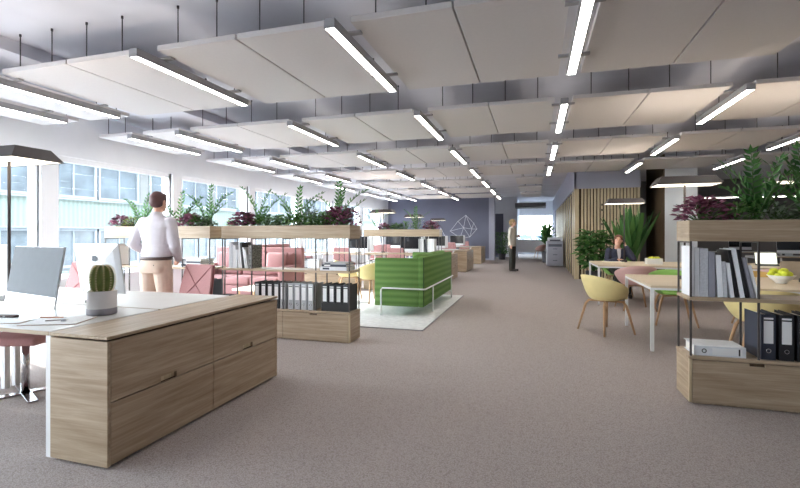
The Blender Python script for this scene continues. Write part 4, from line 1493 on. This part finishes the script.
spots = [(-0.05, -0.05, 0.085), (0.05, -0.045, 0.085), (0.0, 0.06, 0.085), (-0.08, 0.03, 0.105), (0.085, 0.03, 0.105), (0.0, -0.01, 0.135), (-0.045, 0.06, 0.14), (0.05, 0.05, 0.142), (0.0, -0.085, 0.118)]
for i, (x, y, z) in enumerate(spots):
    o = obj('lime', MB().ball((0, 0, 0), 0.045, 0.038, 0.038), M['fruit'], None, True, loc=(2.72 + x, 6.22 + y, 0.73 + z - 0.004), rot=(0, 0, rd.uniform(0, 3)))
    tag(o, 'yellow green lime heaped in the white bowl on the long table', 'lime', 'limes in the bowl on the long table')
t = thing('fruit_box', 'white square dish with limes on the table of the woman on the phone', 'dish', (2.15, 9.5, 0.73))
q = MB().box(-0.13, -0.1, 0, 0.13, 0.1, 0.008).box(-0.13, -0.1, 0.008, -0.12, 0.1, 0.11).box(0.12, -0.1, 0.008, 0.13, 0.1, 0.11).box(-0.12, -0.1, 0.008, 0.12, -0.092, 0.11).box(-0.12, 0.092, 0.008, 0.12, 0.1, 0.11)
obj('dish', q, M['bowl'], t)
for i, (x, y) in enumerate(((-0.06, -0.03), (0.02, -0.04), (0.07, 0.03), (-0.02, 0.04))):
    o = obj('lime', MB().ball((0, 0, 0), 0.05, 0.045, 0.045), M['fruit'], None, True, loc=(2.15 + x, 9.5 + y, 0.73 + 0.10))
    tag(o, 'yellow green lime in the white square dish', 'lime', 'limes in the square dish')


def laptop(label, loc, rz, scr, lid_mat='laptop', ang=108):
    """screen faces local -Y"""
    t = thing('laptop', label, 'laptop', loc, rz)
    b = obj('base', MB().rbox(-0.17, -0.24, 0, 0.17, 0.0, 0.014, 0.004, 1), M[lid_mat], t)
    obj('keyboard', MB().box(-0.15, -0.12, 0.014, 0.15, -0.02, 0.0155), M['black'], b)
    tl = Matrix.Translation((0, 0.0, 0.014)) @ Matrix.Rotation(R(90 - ang), 4, 'X')
    l_ = obj('lid', MB().rbox(-0.17, 0.0, 0.0, 0.17, 0.008, 0.23, 0.003, 1).xform(tl), M[lid_mat], t)
    obj('screen', MB().box(-0.16, -0.001, 0.012, 0.16, 0.0, 0.222).xform(tl), M[scr], l_)
    return t


laptop('open laptop with a bright pale screen on the farther right table', (4.03, 9.72, 0.73), R(-6), 'screen_on', 'black')
laptop('open laptop seen from behind, warm grey lid, on the long table', (3.10, 6.75, 0.73), R(172), 'screen_off')
t = thing('notebook', 'open yellow notebook in front of the woman on the phone', 'notebook', (1.52, 9.95, 0.73), R(6))
obj('cover', MB().box(-0.2, -0.13, 0, 0.2, 0.13, 0.003), M['yellow_shell'], t)
obj('pages', MB().box(-0.19, -0.12, 0.003, -0.004, 0.12, 0.009).box(0.004, -0.12, 0.003, 0.19, 0.12, 0.009), M['pages'], t)
t = thing('cup', 'white cup on the near edge of the long pale table', 'cup', (1.75, 6.1, 0.73))
obj('bowl', MB().lathe([(0.028, 0), (0.038, 0.04), (0.042, 0.085), (0.038, 0.085), (0.034, 0.04), (0.01, 0.01)], n=20), M['bowl'], t, smooth=True)
obj('handle', MB().torus((0.05, 0, 0.045), 0.022, 0.005, 'y'), M['bowl'], t, smooth=True)

# potted plants by the slats
bush('bushy green plant in a dark pot before the slat wall, left of the seated woman', (1.42, 12.3, 0), 520, 0.36, 0.48, 1.36, 0.21, 'leaf_dark', 41)
strap_plant('tall plant with broad upright blades behind the seated woman', (2.30, 12.6, 0), 46, 1.62, 0.17, 'leaf_dark', 42, (0.22, 0.42), 0.28, lift=(66, 89))
strap_plant('palm like plant with pointed leaves behind the copier', (0.50, 21.5, 0), 80, 0.54, 0.14, 'leaf_dark', 43, (0.22, 0.5), 0.7, lift=(25, 85), base=1.05)
bush('dark bushy plant beside the charcoal door', (-1.62, 23.4, 0), 420, 0.42, 0.3, 1.38, 0.14, 'leaf_dark', 44, (0.2, 0.3))

# photocopier
t = thing('photocopier', 'grey floor standing photocopier by the slat wall', 'photocopier', (0.46, 18.7, 0))
obj('body', MB().rbox(0, 0, 0.03, 0.60, 0.6, 1.02, 0.015, 2), M['printer'], t)
obj('side_cover', MB().box(-0.03, 0.02, 0.06, 0.0, 0.58, 1.0), M['printer_white'], t)
obj('output_slot', MB().box(0.05, -0.006, 0.80, 0.55, 0.0, 0.90), M['printer_dark'], t)
for z in (0.08, 0.31, 0.54):
    d = obj('paper_drawer', MB().rbox(0.03, -0.012, z, 0.57, 0.0, z + 0.21, 0.005, 1), M['printer'], t)
    obj('drawer_handle', MB().box(0.22, -0.016, z + 0.16, 0.38, -0.012, z + 0.185), M['printer_dark'], d)
obj('scanner_lid', MB().rbox(0.03, 0.05, 1.03, 0.58, 0.56, 1.16, 0.02, 2), M['printer_white'], t)
obj('control_panel', MB().prism([(-0.05, 1.02), (0.05, 1.02), (0.05, 1.08)], 'x', 0.1, 0.5), M['printer_dark'], t)

# white counter and chair at the far window
t = thing('counter_desk', 'white counter desk under the far city window', 'desk', (-0.95, 25.6, 0))
obj('top', MB().box(0, 0, 0.95, 1.75, 0.75, 1.0), M['white_steel'], t)
obj('front_panel', MB().box(0.05, 0.08, 0.30, 1.70, 0.1, 0.94), M['white_steel'], t)
for x in (0.0, 1.69):
    obj('side_panel', MB().box(x, 0.05, 0, x + 0.06, 0.7, 0.95), M['white_steel'], t)
shell_chair('pale pink chair at the white counter by the far window', 'pink_shell', (0.25, 24.6, 0), R(70))

# ------------------------------------------------------------------ rows of desks behind the sofa
for bi, (yb, nm_) in enumerate(((11.7, 'behind the green sofa'), (15.25, 'in the middle row'), (19.5, 'nearest the charcoal wall'))):
    sideboard('oak sideboard closing the bench of desks %s' % nm_, (-2.65, yb, 0), 'oak sideboards along the aisle')
    for i in range(2):
        for j in range(2):
            desk('pale desk of the bench %s, %s seat %s' % (nm_, 'near' if j == 0 else 'far', 'by the aisle' if i == 0 else 'by the windows'), (-2.67 - 1.61 * (i + 1), yb + 0.02 + 0.81 * j, 0), group='bench desks along the windows', legs=(0, 1) if i == 0 else (0,))
            cx = -2.67 - 1.61 * (i + 0.5)
            screen_set('desktop_computer', 'computer on the %s desk %s of the bench %s' % ('near' if j == 0 else 'far', 'by the aisle' if i == 0 else 'by the windows', nm_),
                       (cx + 0.1, yb + (0.52 if j == 0 else 1.10), 0.735), R(4) if j == 0 else PI, 0.60, 0.44, 0.085, 0.06, 6, 'screen_black', 'computers in the far desk rows', logo=False)
    for i in range(2):
        task_chair('pink chair on the near side of the bench %s, %s' % (nm_, 'by the aisle' if i == 0 else 'by the windows'), (-3.4 - 1.61 * i, yb - 0.30, 0), R(-8 + 14 * i), group='pink chairs in the far desk rows')
        task_chair('pink chair on the far side of the bench %s, %s' % (nm_, 'by the aisle' if i == 0 else 'by the windows'), (-3.3 - 1.61 * i, yb + 1.98, 0), R(180 + 10 * i), group='pink chairs in the far desk rows')

desk_lamp('dark shaded pole lamp seen above the planter behind the sofa, by the windows', (-4.29, 12.52, 0.735))
desk_lamp('dark shaded pole lamp in the middle of the desk rows', (-4.29, 16.07, 0.735))
desk_lamp('dark shaded pole lamp nearest the charcoal wall', (-4.29, 20.32, 0.735))

# desks in the dim space on the right
for i, (x, y) in enumerate(((5.4, 13.4), (5.4, 16.4))):
    desk('pale desk in the dim space right of the pillar, %s row' % ORD[i], (x, y, 0), 1.8, 0.8, 'desks right of the pillar')
    screen_set('desktop_computer', 'dark screened computer in the dim space right of the pillar, %s row' % ORD[i], (x + 0.9, y + 0.5, 0.735), 0, 0.62, 0.46, 0.09, 0.06, 6, 'screen_black', 'computers right of the pillar', logo=False)

for i, (x, y, z) in enumerate(((4.6, 17.6, 2.52), (7.0, 17.6, 2.52))):
    t = thing('linear_pendant', 'thin lit bar hanging in the dim space beyond the pillar, %s one' % ('nearer' if i == 0 else 'outer'), 'pendant light', (x, y, z), 0, 'bars of light beyond the pillar')
    obj('housing', MB().box(0, -0.03, 0.008, 2.2, 0.03, 0.06), M['alu'], t)
    obj('diffuser', MB().box(0.01, -0.028, 0, 2.19, 0.028, 0.008), M['light'], t)
    for q in (0.2, 2.0):
        obj('hanger_rod', MB().cyl(q, 0, 0.06, SLAB - z, 0.004, 6), M['rod'], t)

# wire sculpture on the accent wall
wr = MB()
YW = YB - 0.05
P1 = [(-4.15, 1.45), (-3.75, 1.95), (-3.35, 2.25), (-2.95, 1.85), (-2.80, 1.55), (-3.15, 1.15), (-3.65, 1.1), (-3.45, 1.62), (-3.05, 1.55)]
E1 = [(0, 1), (1, 2), (2, 3), (3, 4), (4, 5), (5, 6), (6, 0), (0, 7), (1, 7), (2, 7), (7, 8), (3, 8), (4, 8), (5, 8), (6, 7), (2, 8), (5, 7)]
P2 = [(-4.85, 1.1), (-4.62, 1.62), (-4.35, 1.05), (-4.60, 1.2)]
E2 = [(0, 1), (1, 2), (2, 0), (0, 3), (1, 3), (2, 3)]
rd = random.Random(3)
for PP, EE, nm2, lb in ((P1, E1, 'wire_sculpture', 'large white faceted wire figure on the charcoal wall'), (P2, E2, 'wire_sculpture', 'small white pyramid of wire beside the large wire figure')):
    wr = MB()
    off = [rd.uniform(0, 0.12) if i >= 7 or PP is P2 else rd.uniform(0, 0.05) for i in range(len(PP))]
    pts = [Vector((x, YW - o_, z)) for (x, z), o_ in zip(PP, off)]
    pts = [p - Vector((PP[0][0], YW, 0)) for p in pts]
    for a, b in EE:
        wr.tube([pts[a], pts[b]], 0.011, 6)
    for p in pts:
        wr.ball(p, 0.018, n=8, m=6)
    o = obj(nm2, wr, M['wire'], None, loc=(PP[0][0], YW + 0.03, 0))
    tag(o, lb, 'wall art')

# ------------------------------------------------------------------ people


def solid(name, mb, mat, parent, voxel=0.010, smooth=4):
    """one continuous surface from overlapping closed lofts"""
    me = mb.mesh(name)
    me.materials.append(mat)
    o = bpy.data.objects.new(name, me)
    COL.objects.link(o)
    m1 = o.modifiers.new('fuse', 'REMESH')
    m1.mode = 'VOXEL'
    m1.voxel_size = voxel
    m2 = o.modifiers.new('soften', 'SMOOTH')
    m2.iterations = smooth
    m2.factor = 0.5
    dg = bpy.context.evaluated_depsgraph_get()
    m = bpy.data.meshes.new_from_object(o.evaluated_get(dg))
    o.modifiers.clear()
    o.data = m
    if not m.materials:
        m.materials.append(mat)
    for p in m.polygons:
        p.use_smooth = True
    o.parent = parent
    return o


def limb(mb, pts, rad, n=14):
    """tapered limb with rounded joints; extra rings keep the taper smooth"""
    for i in range(len(pts) - 1):
        a, b = Vector(pts[i]), Vector(pts[i + 1])
        ra, rb = rad[i], rad[i + 1]
        q = [a.lerp(b, t) for t in (0, 0.25, 0.5, 0.75, 1)]
        bul = 1.06
        mb.tube(q, [ra, (ra * 0.75 + rb * 0.25) * bul, (ra + rb) / 2 * bul, (ra * 0.25 + rb * 0.75) * 1.02, rb], n)
    for p, r in zip(pts, rad):
        mb.ball(p, r, n=n, m=9)


def trunk(mb, rings, n=20):
    """rings: (x, y, z, half width, half depth, forward lean vector ignored)"""
    R_ = []
    for (x, y, z, a, b) in rings:
        R_.append([(x + a * math.copysign(abs(math.cos(2 * PI * k / n)) ** 0.85, math.cos(2 * PI * k / n)), y + b * math.copysign(abs(math.sin(2 * PI * k / n)) ** 0.85, math.sin(2 * PI * k / n)), z) for k in range(n)])
    mb.ring_loft(R_)


def hand(mb, wrist, d, nrm, curl=0.5, s=1.0, flip=1):
    """palm, four unequal fingers that curl towards nrm, and a thumb from the side of the palm"""
    w, d, nv = Vector(wrist), Vector(d).normalized(), Vector(nrm).normalized()
    side = d.cross(nv).normalized() * flip
    nv = (nv - d * nv.dot(d)).normalized()
    pal = []
    for t, a, b in ((-0.01, 0.024, 0.018), (0.03, 0.036, 0.016), (0.085, 0.042, 0.013), (0.095, 0.038, 0.010)):
        c = w + d * t * s
        pal.append([c + side * a * s * math.cos(2 * PI * k / 12) + nv * b * s * math.sin(2 * PI * k / 12) for k in range(12)])
    mb.ring_loft(pal)
    for i, ln in enumerate((0.072, 0.082, 0.076, 0.060)):
        p = w + d * 0.085 * s + side * (1.5 - i) * 0.0205 * s
        pts = [p]
        ang = 0.15
        for k, f in enumerate((0.45, 0.32, 0.23)):
            dirv = d * math.cos(ang) + nv * math.sin(ang)
            pts.append(pts[-1] + dirv * ln * f * s)
            ang += curl
        mb.tube(pts, [0.0095 * s, 0.009 * s, 0.0082 * s, 0.0065 * s], 8)
        mb.ball(pts[-1], 0.0066 * s, n=8, m=6)
    p = w + d * 0.022 * s + side * 0.028 * s
    t1 = (d * 0.62 + side * 0.75 + nv * 0.25).normalized()
    t2 = (d * 0.9 + side * 0.3 + nv * 0.45).normalized()
    pts = [p, p + t1 * 0.036 * s, p + t1 * 0.036 * s + t2 * 0.03 * s, p + t1 * 0.036 * s + t2 * 0.052 * s]
    mb.tube(pts, [0.013 * s, 0.011 * s, 0.010 * s, 0.007 * s], 8)
    mb.ball(pts[-1], 0.0072 * s, n=8, m=6)


def head_mesh(mb, M4, s=1.0):
    """skull, jaw, nose, lips, brows, ears; local face looks along -Y, origin at the head centre"""
    h = MB()
    rings = []
    prof = [(-0.112, 0.022, 0.030, -0.052), (-0.104, 0.038, 0.042, -0.046), (-0.085, 0.052, 0.062, -0.030), (-0.06, 0.062, 0.080, -0.012), (-0.03, 0.069, 0.093, 0.0), (0.0, 0.073, 0.098, 0.004),
            (0.03, 0.075, 0.099, 0.006), (0.06, 0.072, 0.094, 0.008), (0.085, 0.060, 0.078, 0.010), (0.103, 0.038, 0.050, 0.012), (0.111, 0.015, 0.022, 0.012)]
    for z, a, b, oy in prof:
        rings.append([(a * math.cos(2 * PI * k / 24), oy + b * math.sin(2 * PI * k / 24), z) for k in range(24)])
    h.ring_loft(rings)
    h.tube([(0, -0.090, 0.012), (0, -0.100, -0.008), (0, -0.110, -0.028), (0, -0.098, -0.036)], [0.008, 0.010, 0.012, 0.010], 10)     # nose
    h.ball((-0.009, -0.098, -0.032), 0.007, n=8, m=6).ball((0.009, -0.098, -0.032), 0.007, n=8, m=6)
    h.tube([(-0.045, -0.078, 0.024), (-0.02, -0.092, 0.028), (0.02, -0.092, 0.028), (0.045, -0.078, 0.024)], [0.006, 0.008, 0.008, 0.006], 8)   # brow
    h.ball((0, -0.086, -0.055), 0.022, 0.010, 0.006, 12, 8).ball((0, -0.084, -0.066), 0.019, 0.010, 0.006, 12, 8)    # lips
    h.ball((0, -0.072, -0.096), 0.02, 0.018, 0.014, 12, 8)      # chin
    for s_ in (-1, 1):
        h.ball((s_ * 0.076, 0.012, -0.008), 0.010, 0.020, 0.032, 10, 8)
        h.ball((s_ * 0.079, 0.012, 0.004), 0.009, 0.018, 0.018, 10, 8)
    h.tube([(0, 0.014, -0.16), (0, 0.012, -0.06)], [0.052, 0.05], 14)      # neck
    h.xform(Matrix.Scale(s, 4))
    h.xform(M4)
    mb.join(h)


def face_parts(parent, M4, lipmat):
    e = MB()
    for s_ in (-1, 1):
        e.ball((s_ * 0.031, -0.086, 0.008), 0.011, 0.006, 0.006, 12, 8)
    obj('eyes', e.xform(M4), M['label'], parent, True)
    e = MB()
    for s_ in (-1, 1):
        e.ball((s_ * 0.031, -0.0905, 0.008), 0.0055, 0.003, 0.0055, 10, 6)
    obj('iris', e.xform(M4), M['black'], parent, True)
    e = MB()
    for s_ in (-1, 1):
        e.tube([(s_ * 0.015, -0.099, 0.030), (s_ * 0.032, -0.096, 0.036), (s_ * 0.048, -0.086, 0.031)], [0.003, 0.0036, 0.002], 6)
    obj('eyebrows', e.xform(M4), M['hair_brown'], parent, True)


def Rz(a):
    return Matrix.Rotation(R(a), 4, 'Z')


# ---- man in the white shirt, seen from behind: local front is -Y, turned to face away from the camera
man = thing('person', 'person in a white shirt and beige trousers seen from behind, one hand at the hip', 'person', (-4.335, 4.30, 0), R(180 + 5))
HM = Matrix.Translation((0.0, -0.025, 1.685)) @ Rz(4)
b = MB()
head_mesh(b, HM, 1.04)
limb(b, [(0, 0.0, 1.50), (0, -0.008, 1.60)], [0.056, 0.050])
trunk(b, [(0, 0.01, 0.93, 0.150, 0.095), (0, 0.01, 1.02, 0.150, 0.092), (0, 0.0, 1.14, 0.135, 0.085), (0, 0, 1.30, 0.155, 0.098), (0, 0.0, 1.42, 0.165, 0.092), (0, 0.0, 1.49, 0.10, 0.065), (0, 0, 1.52, 0.06, 0.055)])
LA = [(0.180, 0.0, 1.440), (0.298, 0.045, 1.185), (0.250, -0.165, 1.045)]      # local +X arm (left of the picture)
RA = [(-0.180, 0.0, 1.440), (-0.238, 0.0, 1.16), (-0.195, -0.125, 1.00)]
for A_ in (LA, RA):
    limb(b, A_, [0.048, 0.036, 0.026])
hand(b, LA[2], (-0.15, -0.65, -0.55), (-1, 0.1, 0.2), 0.5, 1.0, -1)
hand(b, RA[2], (0.55, -0.55, -0.4), (0.6, 0.5, 0), 0.5, 1.0, 1)
for s_ in (-1, 1):
    limb(b, [(s_ * 0.092, 0.01, 0.93), (s_ * 0.115, -0.005, 0.50), (s_ * 0.12, 0.02, 0.09)], [0.082, 0.052, 0.036])
    b.rbox(s_ * 0.12 - 0.04, -0.19, 0.012, s_ * 0.12 + 0.04, 0.06, 0.07, 0.02, 2)
solid('body', b, M['skin'], man, 0.007, 3)
face_parts(man, HM, None)
hr = MB()
hr.ball((0, 0.012, 0.032), 0.084, 0.106, 0.092, 20, 12)
hr.ball((0, 0.036, -0.008), 0.077, 0.080, 0.068, 18, 10)
hr.ball((0, -0.055, 0.075), 0.06, 0.045, 0.035, 14, 8)
hair = solid('hair', hr.xform(HM @ Matrix.Scale(1.04, 4)), M['hair_brown'], man, 0.008, 2)
g = MB()
trunk(g, [(0, 0.012, 1.00, 0.166, 0.114), (0, 0.012, 1.035, 0.176, 0.124), (0, 0.008, 1.07, 0.180, 0.127), (0, 0.0, 1.16, 0.166, 0.112), (0, 0.0, 1.28, 0.192, 0.122), (0, 0.003, 1.38, 0.216, 0.120), (0, 0.003, 1.445, 0.205, 0.100), (0, 0.004, 1.495, 0.125, 0.078), (0, 0.0, 1.53, 0.068, 0.064)])
limb(g, LA, [0.070, 0.060, 0.043])
limb(g, RA, [0.070, 0.060, 0.043])
g.tube([(0, 0.002, 1.50), (0, 0.0, 1.565)], [0.072, 0.063], 18)
sh = solid('shirt', g, M['shirt_white'], man, 0.009, 4)
for A_ in (LA, RA):
    d = (Vector(A_[2]) - Vector(A_[1])).normalized()
    p = Vector(A_[2])
    obj('cuff', MB().tube([p - d * 0.05, p + d * 0.005], [0.046, 0.045], 16), M['shirt_white'], sh, True)
g = MB()
trunk(g, [(0, 0.02, 0.84, 0.165, 0.125), (0, 0.02, 0.92, 0.182, 0.142), (0, 0.012, 1.00, 0.172, 0.124), (0, 0.01, 1.035, 0.166, 0.117)])
for s_ in (-1, 1):
    limb(g, [(s_ * 0.092, 0.018, 0.90), (s_ * 0.115, -0.003, 0.50), (s_ * 0.12, 0.015, 0.10)], [0.104, 0.080, 0.066])
    g.ball((s_ * 0.085, 0.075, 0.90), 0.088, 0.080, 0.085)
tr = solid('trousers', g, M['chino'], man, 0.009, 4)
g = MB()
n = 28
rg_ = []
for z, k in ((0.992, 1.0), (0.992, 1.025), (1.028, 1.025), (1.028, 1.0)):
    rg_.append([(0.180 * k * math.copysign(abs(math.cos(2 * PI * i / n)) ** 0.85, math.cos(2 * PI * i / n)), 0.012 + 0.131 * k * math.copysign(abs(math.sin(2 * PI * i / n)) ** 0.85, math.sin(2 * PI * i / n)), z) for i in range(n)])
obj('belt', g.ring_loft(rg_ + [rg_[0]], cap=False), M['belt'], tr, True)
obj('pocket_button', MB().ball((-0.085, 0.158, 0.935), 0.007, 0.004, 0.007, 10, 6), M['black'], tr, True)
g = MB()
for s_ in (-1, 1):
    g.rbox(s_ * 0.12 - 0.047, -0.20, 0.0, s_ * 0.12 + 0.047, 0.07, 0.085, 0.03, 3)
obj('shoes', g, M['shoe'], man, True)

# ---- person far down the aisle: cream blouse, dark slacks, holding a dark cup
wm = thing('person', 'person in the aisle in a cream blouse and dark slacks, holding a dark red cup', 'person', (-0.76, 16.2, 0), R(72))
HM = Matrix.Translation((0.0, -0.02, 1.70)) @ Rz(10)
b = MB()
head_mesh(b, HM, 1.03)
limb(b, [(0, 0.0, 1.52), (0, -0.006, 1.62)], [0.05, 0.046])
trunk(b, [(0, 0.01, 0.95, 0.145, 0.095), (0, 0.01, 1.02, 0.14, 0.09), (0, 0.0, 1.16, 0.115, 0.075), (0, 0, 1.32, 0.14, 0.09), (0, 0.0, 1.44, 0.15, 0.085), (0, 0.0, 1.51, 0.09, 0.06), (0, 0, 1.54, 0.05, 0.05)])
LA = [(0.175, 0.0, 1.47), (0.205, 0.06, 1.19), (0.12, -0.17, 1.23)]
RA = [(-0.175, 0.0, 1.47), (-0.215, 0.03, 1.18), (-0.215, -0.02, 0.93)]
limb(b, LA, [0.042, 0.033, 0.024])
limb(b, RA, [0.042, 0.033, 0.024])
hand(b, LA[2], (-0.55, -0.8, 0.05), (-0.6, 0.5, 0.1), 0.7, 0.92, -1)
hand(b, RA[2], (0, -0.1, -1), (1, 0, 0), 0.3, 0.92, 1)
for s_ in (-1, 1):
    limb(b, [(s_ * 0.088, 0.01, 0.94), (s_ * 0.095, -0.005, 0.51), (s_ * 0.095, 0.02, 0.09)], [0.08, 0.05, 0.034])
    b.rbox(s_ * 0.095 - 0.035, -0.17, 0.012, s_ * 0.095 + 0.035, 0.05, 0.065, 0.02, 2)
solid('body', b, M['skin'], wm, 0.007, 3)
face_parts(wm, HM, None)
hr = MB()
hr.ball((0, 0.014, 0.034), 0.085, 0.106, 0.092, 20, 12)
hr.ball((0, 0.045, -0.03), 0.078, 0.078, 0.085, 18, 10)
hr.ball((0, 0.11, 0.02), 0.035, 0.035, 0.035, 12, 8)
solid('hair', hr.xform(HM @ Matrix.Scale(1.03, 4)), M['hair_blond'], wm, 0.008, 2)
g = MB()
trunk(g, [(0, 0.012, 0.87, 0.185, 0.135), (0, 0.012, 0.93, 0.182, 0.13), (0, 0.008, 1.05, 0.165, 0.118), (0, 0.0, 1.18, 0.150, 0.105), (0, 0.0, 1.32, 0.166, 0.118), (0, 0.003, 1.42, 0.176, 0.112), (0, 0.003, 1.485, 0.155, 0.092), (0, 0.004, 1.525, 0.10, 0.07), (0, 0.0, 1.55, 0.062, 0.06)])
limb(g, LA, [0.064, 0.054, 0.042])
limb(g, RA, [0.064, 0.054, 0.042])
solid('blouse', g, M['blouse'], wm, 0.009, 4)
g = MB()
trunk(g, [(0, 0.02, 0.84, 0.16, 0.12), (0, 0.02, 0.93, 0.168, 0.125), (0, 0.012, 1.02, 0.15, 0.11)])
for s_ in (-1, 1):
    limb(g, [(s_ * 0.088, 0.015, 0.90), (s_ * 0.095, 0.0, 0.50), (s_ * 0.095, 0.01, 0.07)], [0.10, 0.082, 0.075])
solid('slacks', g, M['slacks'], wm, 0.009, 4)
g = MB()
for s_ in (-1, 1):
    g.rbox(s_ * 0.095 - 0.042, -0.18, 0.0, s_ * 0.095 + 0.042, 0.06, 0.075, 0.025, 3)
obj('shoes', g, M['shoe'], wm, True)
cp = Matrix.Translation((-0.76, 16.2, 0)) @ Rz(72)
cpos = cp @ (Vector(LA[2]) + Vector((-0.092, -0.065, 0.0)))
t = thing('cup', 'dark red cup held by the standing person in the aisle', 'cup', (cpos.x, cpos.y, cpos.z - 0.045))
obj('beaker', MB().lathe([(0.026, 0), (0.036, 0.10), (0.033, 0.10), (0.024, 0.008)], n=18), M['cup'], t, True)
obj('rim', MB().torus((0, 0, 0.10), 0.0345, 0.003, 'z', 18, 6), M['label'], t, True)

# ---- seated person on the phone: local front is -Y, faces the camera
sw = thing('person', 'seated person with auburn hair in a navy blazer, phone held to the ear', 'person', (1.69, 10.50, 0), R(4))
HM = Matrix.Translation((0.0, -0.05, 1.165)) @ Rz(-14) @ Matrix.Rotation(R(6), 4, 'Y')
b = MB()
head_mesh(b, HM, 1.0)
limb(b, [(0, 0.0, 0.99), (0, -0.025, 1.09)], [0.048, 0.045])
trunk(b, [(0, 0.04, 0.45, 0.155, 0.11), (0, 0.04, 0.54, 0.145, 0.095), (0, 0.03, 0.66, 0.12, 0.078), (0, 0.01, 0.80, 0.14, 0.09), (0, 0.0, 0.92, 0.15, 0.085), (0, -0.005, 0.985, 0.09, 0.06), (0, -0.01, 1.01, 0.05, 0.05)])
LA = [(0.172, 0.0, 0.945), (0.27, -0.16, 0.78), (0.135, -0.115, 1.045)]
RA = [(-0.172, 0.0, 0.945), (-0.235, -0.10, 0.70), (-0.08, -0.32, 0.775)]
limb(b, LA, [0.042, 0.033, 0.024])
limb(b, RA, [0.042, 0.033, 0.024])
hand(b, LA[2], (-0.28, 0.25, 0.95), (-1.0, 0.1, -0.2), 0.55, 0.92, 1)
hand(b, RA[2], (0.8, -0.6, 0.0), (0, 0, -1), 0.25, 0.92, -1)
for s_ in (-1, 1):
    limb(b, [(s_ * 0.09, 0.0, 0.53), (s_ * 0.10, -0.43, 0.52), (s_ * 0.10, -0.40, 0.10)], [0.08, 0.055, 0.036])
    b.rbox(s_ * 0.10 - 0.035, -0.58, 0.012, s_ * 0.10 + 0.035, -0.36, 0.065, 0.02, 2)
solid('body', b, M['skin'], sw, 0.007, 3)
face_parts(sw, HM, None)
hr = MB()
hr.ball((0, 0.016, 0.036), 0.086, 0.104, 0.090, 20, 12)
hr.ball((0, 0.05, -0.03), 0.078, 0.072, 0.10, 18, 10)
hr.ball((-0.068, 0.0, -0.03), 0.022, 0.045, 0.07, 12, 8)
hr.ball((0, 0.105, -0.03), 0.04, 0.04, 0.05, 12, 8)
solid('hair', hr.xform(HM), M['hair_red'], sw, 0.008, 2)
g = MB()
trunk(g, [(0, 0.042, 0.46, 0.182, 0.135), (0, 0.042, 0.56, 0.170, 0.118), (0, 0.03, 0.66, 0.152, 0.104), (0, 0.01, 0.80, 0.170, 0.116), (0, 0.003, 0.90, 0.180, 0.112), (0, 0.003, 0.955, 0.155, 0.090), (0, 0.012, 0.99, 0.10, 0.066), (0, 0.02, 1.01, 0.07, 0.05)])
limb(g, LA[:2] + [tuple(Vector(LA[1]).lerp(Vector(LA[2]), 0.9))], [0.068, 0.058, 0.046])
limb(g, RA[:2] + [tuple(Vector(RA[1]).lerp(Vector(RA[2]), 0.92))], [0.068, 0.058, 0.046])
bl = solid('blazer', g, M['blazer'], sw, 0.009, 4)
g = MB()
g.add([(-0.045, -0.086, 0.985), (0.045, -0.086, 0.985), (0.028, -0.128, 0.83), (0.0, -0.124, 0.70), (-0.028, -0.128, 0.83), (0.0, -0.075, 0.99)], [(0, 4, 2, 1), (4, 3, 2), (0, 1, 5)])
vb = obj('blouse', g, M['shirt_white'], sw)
md = vb.modifiers.new('thickness', 'SOLIDIFY')
md.thickness = 0.012
g = MB()
for s_ in (-1, 1):
    g.prism([(s_ * 0.047, 0.99), (s_ * 0.085, 0.93), (s_ * 0.075, 0.86), (s_ * 0.012, 0.70), (s_ * 0.03, 0.84)], 'y', -0.134, -0.122)
obj('lapel', g, M['blazer'], bl)
g = MB()
trunk(g, [(0, 0.045, 0.44, 0.165, 0.13), (0, 0.04, 0.55, 0.16, 0.115)])
for s_ in (-1, 1):
    limb(g, [(s_ * 0.09, 0.0, 0.535), (s_ * 0.10, -0.43, 0.53), (s_ * 0.10, -0.40, 0.09)], [0.092, 0.072, 0.056])
solid('slacks', g, M['slacks'], sw, 0.009, 4)
g = MB()
for s_ in (-1, 1):
    g.rbox(s_ * 0.10 - 0.042, -0.60, 0.0, s_ * 0.10 + 0.042, -0.35, 0.075, 0.025, 3)
obj('shoes', g, M['shoe'], sw, True)
SM = Matrix.Translation((1.69, 10.50, 0)) @ Rz(4)
pp_ = SM @ (Vector(LA[2]) + Vector((-0.045, 0.02, 0.075)))
t = thing('phone', 'dark phone held at the ear of the seated person', 'phone', pp_, R(4))
t.rotation_euler = (R(-12), R(-10), R(4))
obj('case', MB().rbox(-0.004, -0.035, -0.07, 0.004, 0.035, 0.07, 0.003, 2), M['black'], t)
obj('screen', MB().box(-0.0048, -0.032, -0.066, -0.004, 0.032, 0.066), M['screen_black'], t)
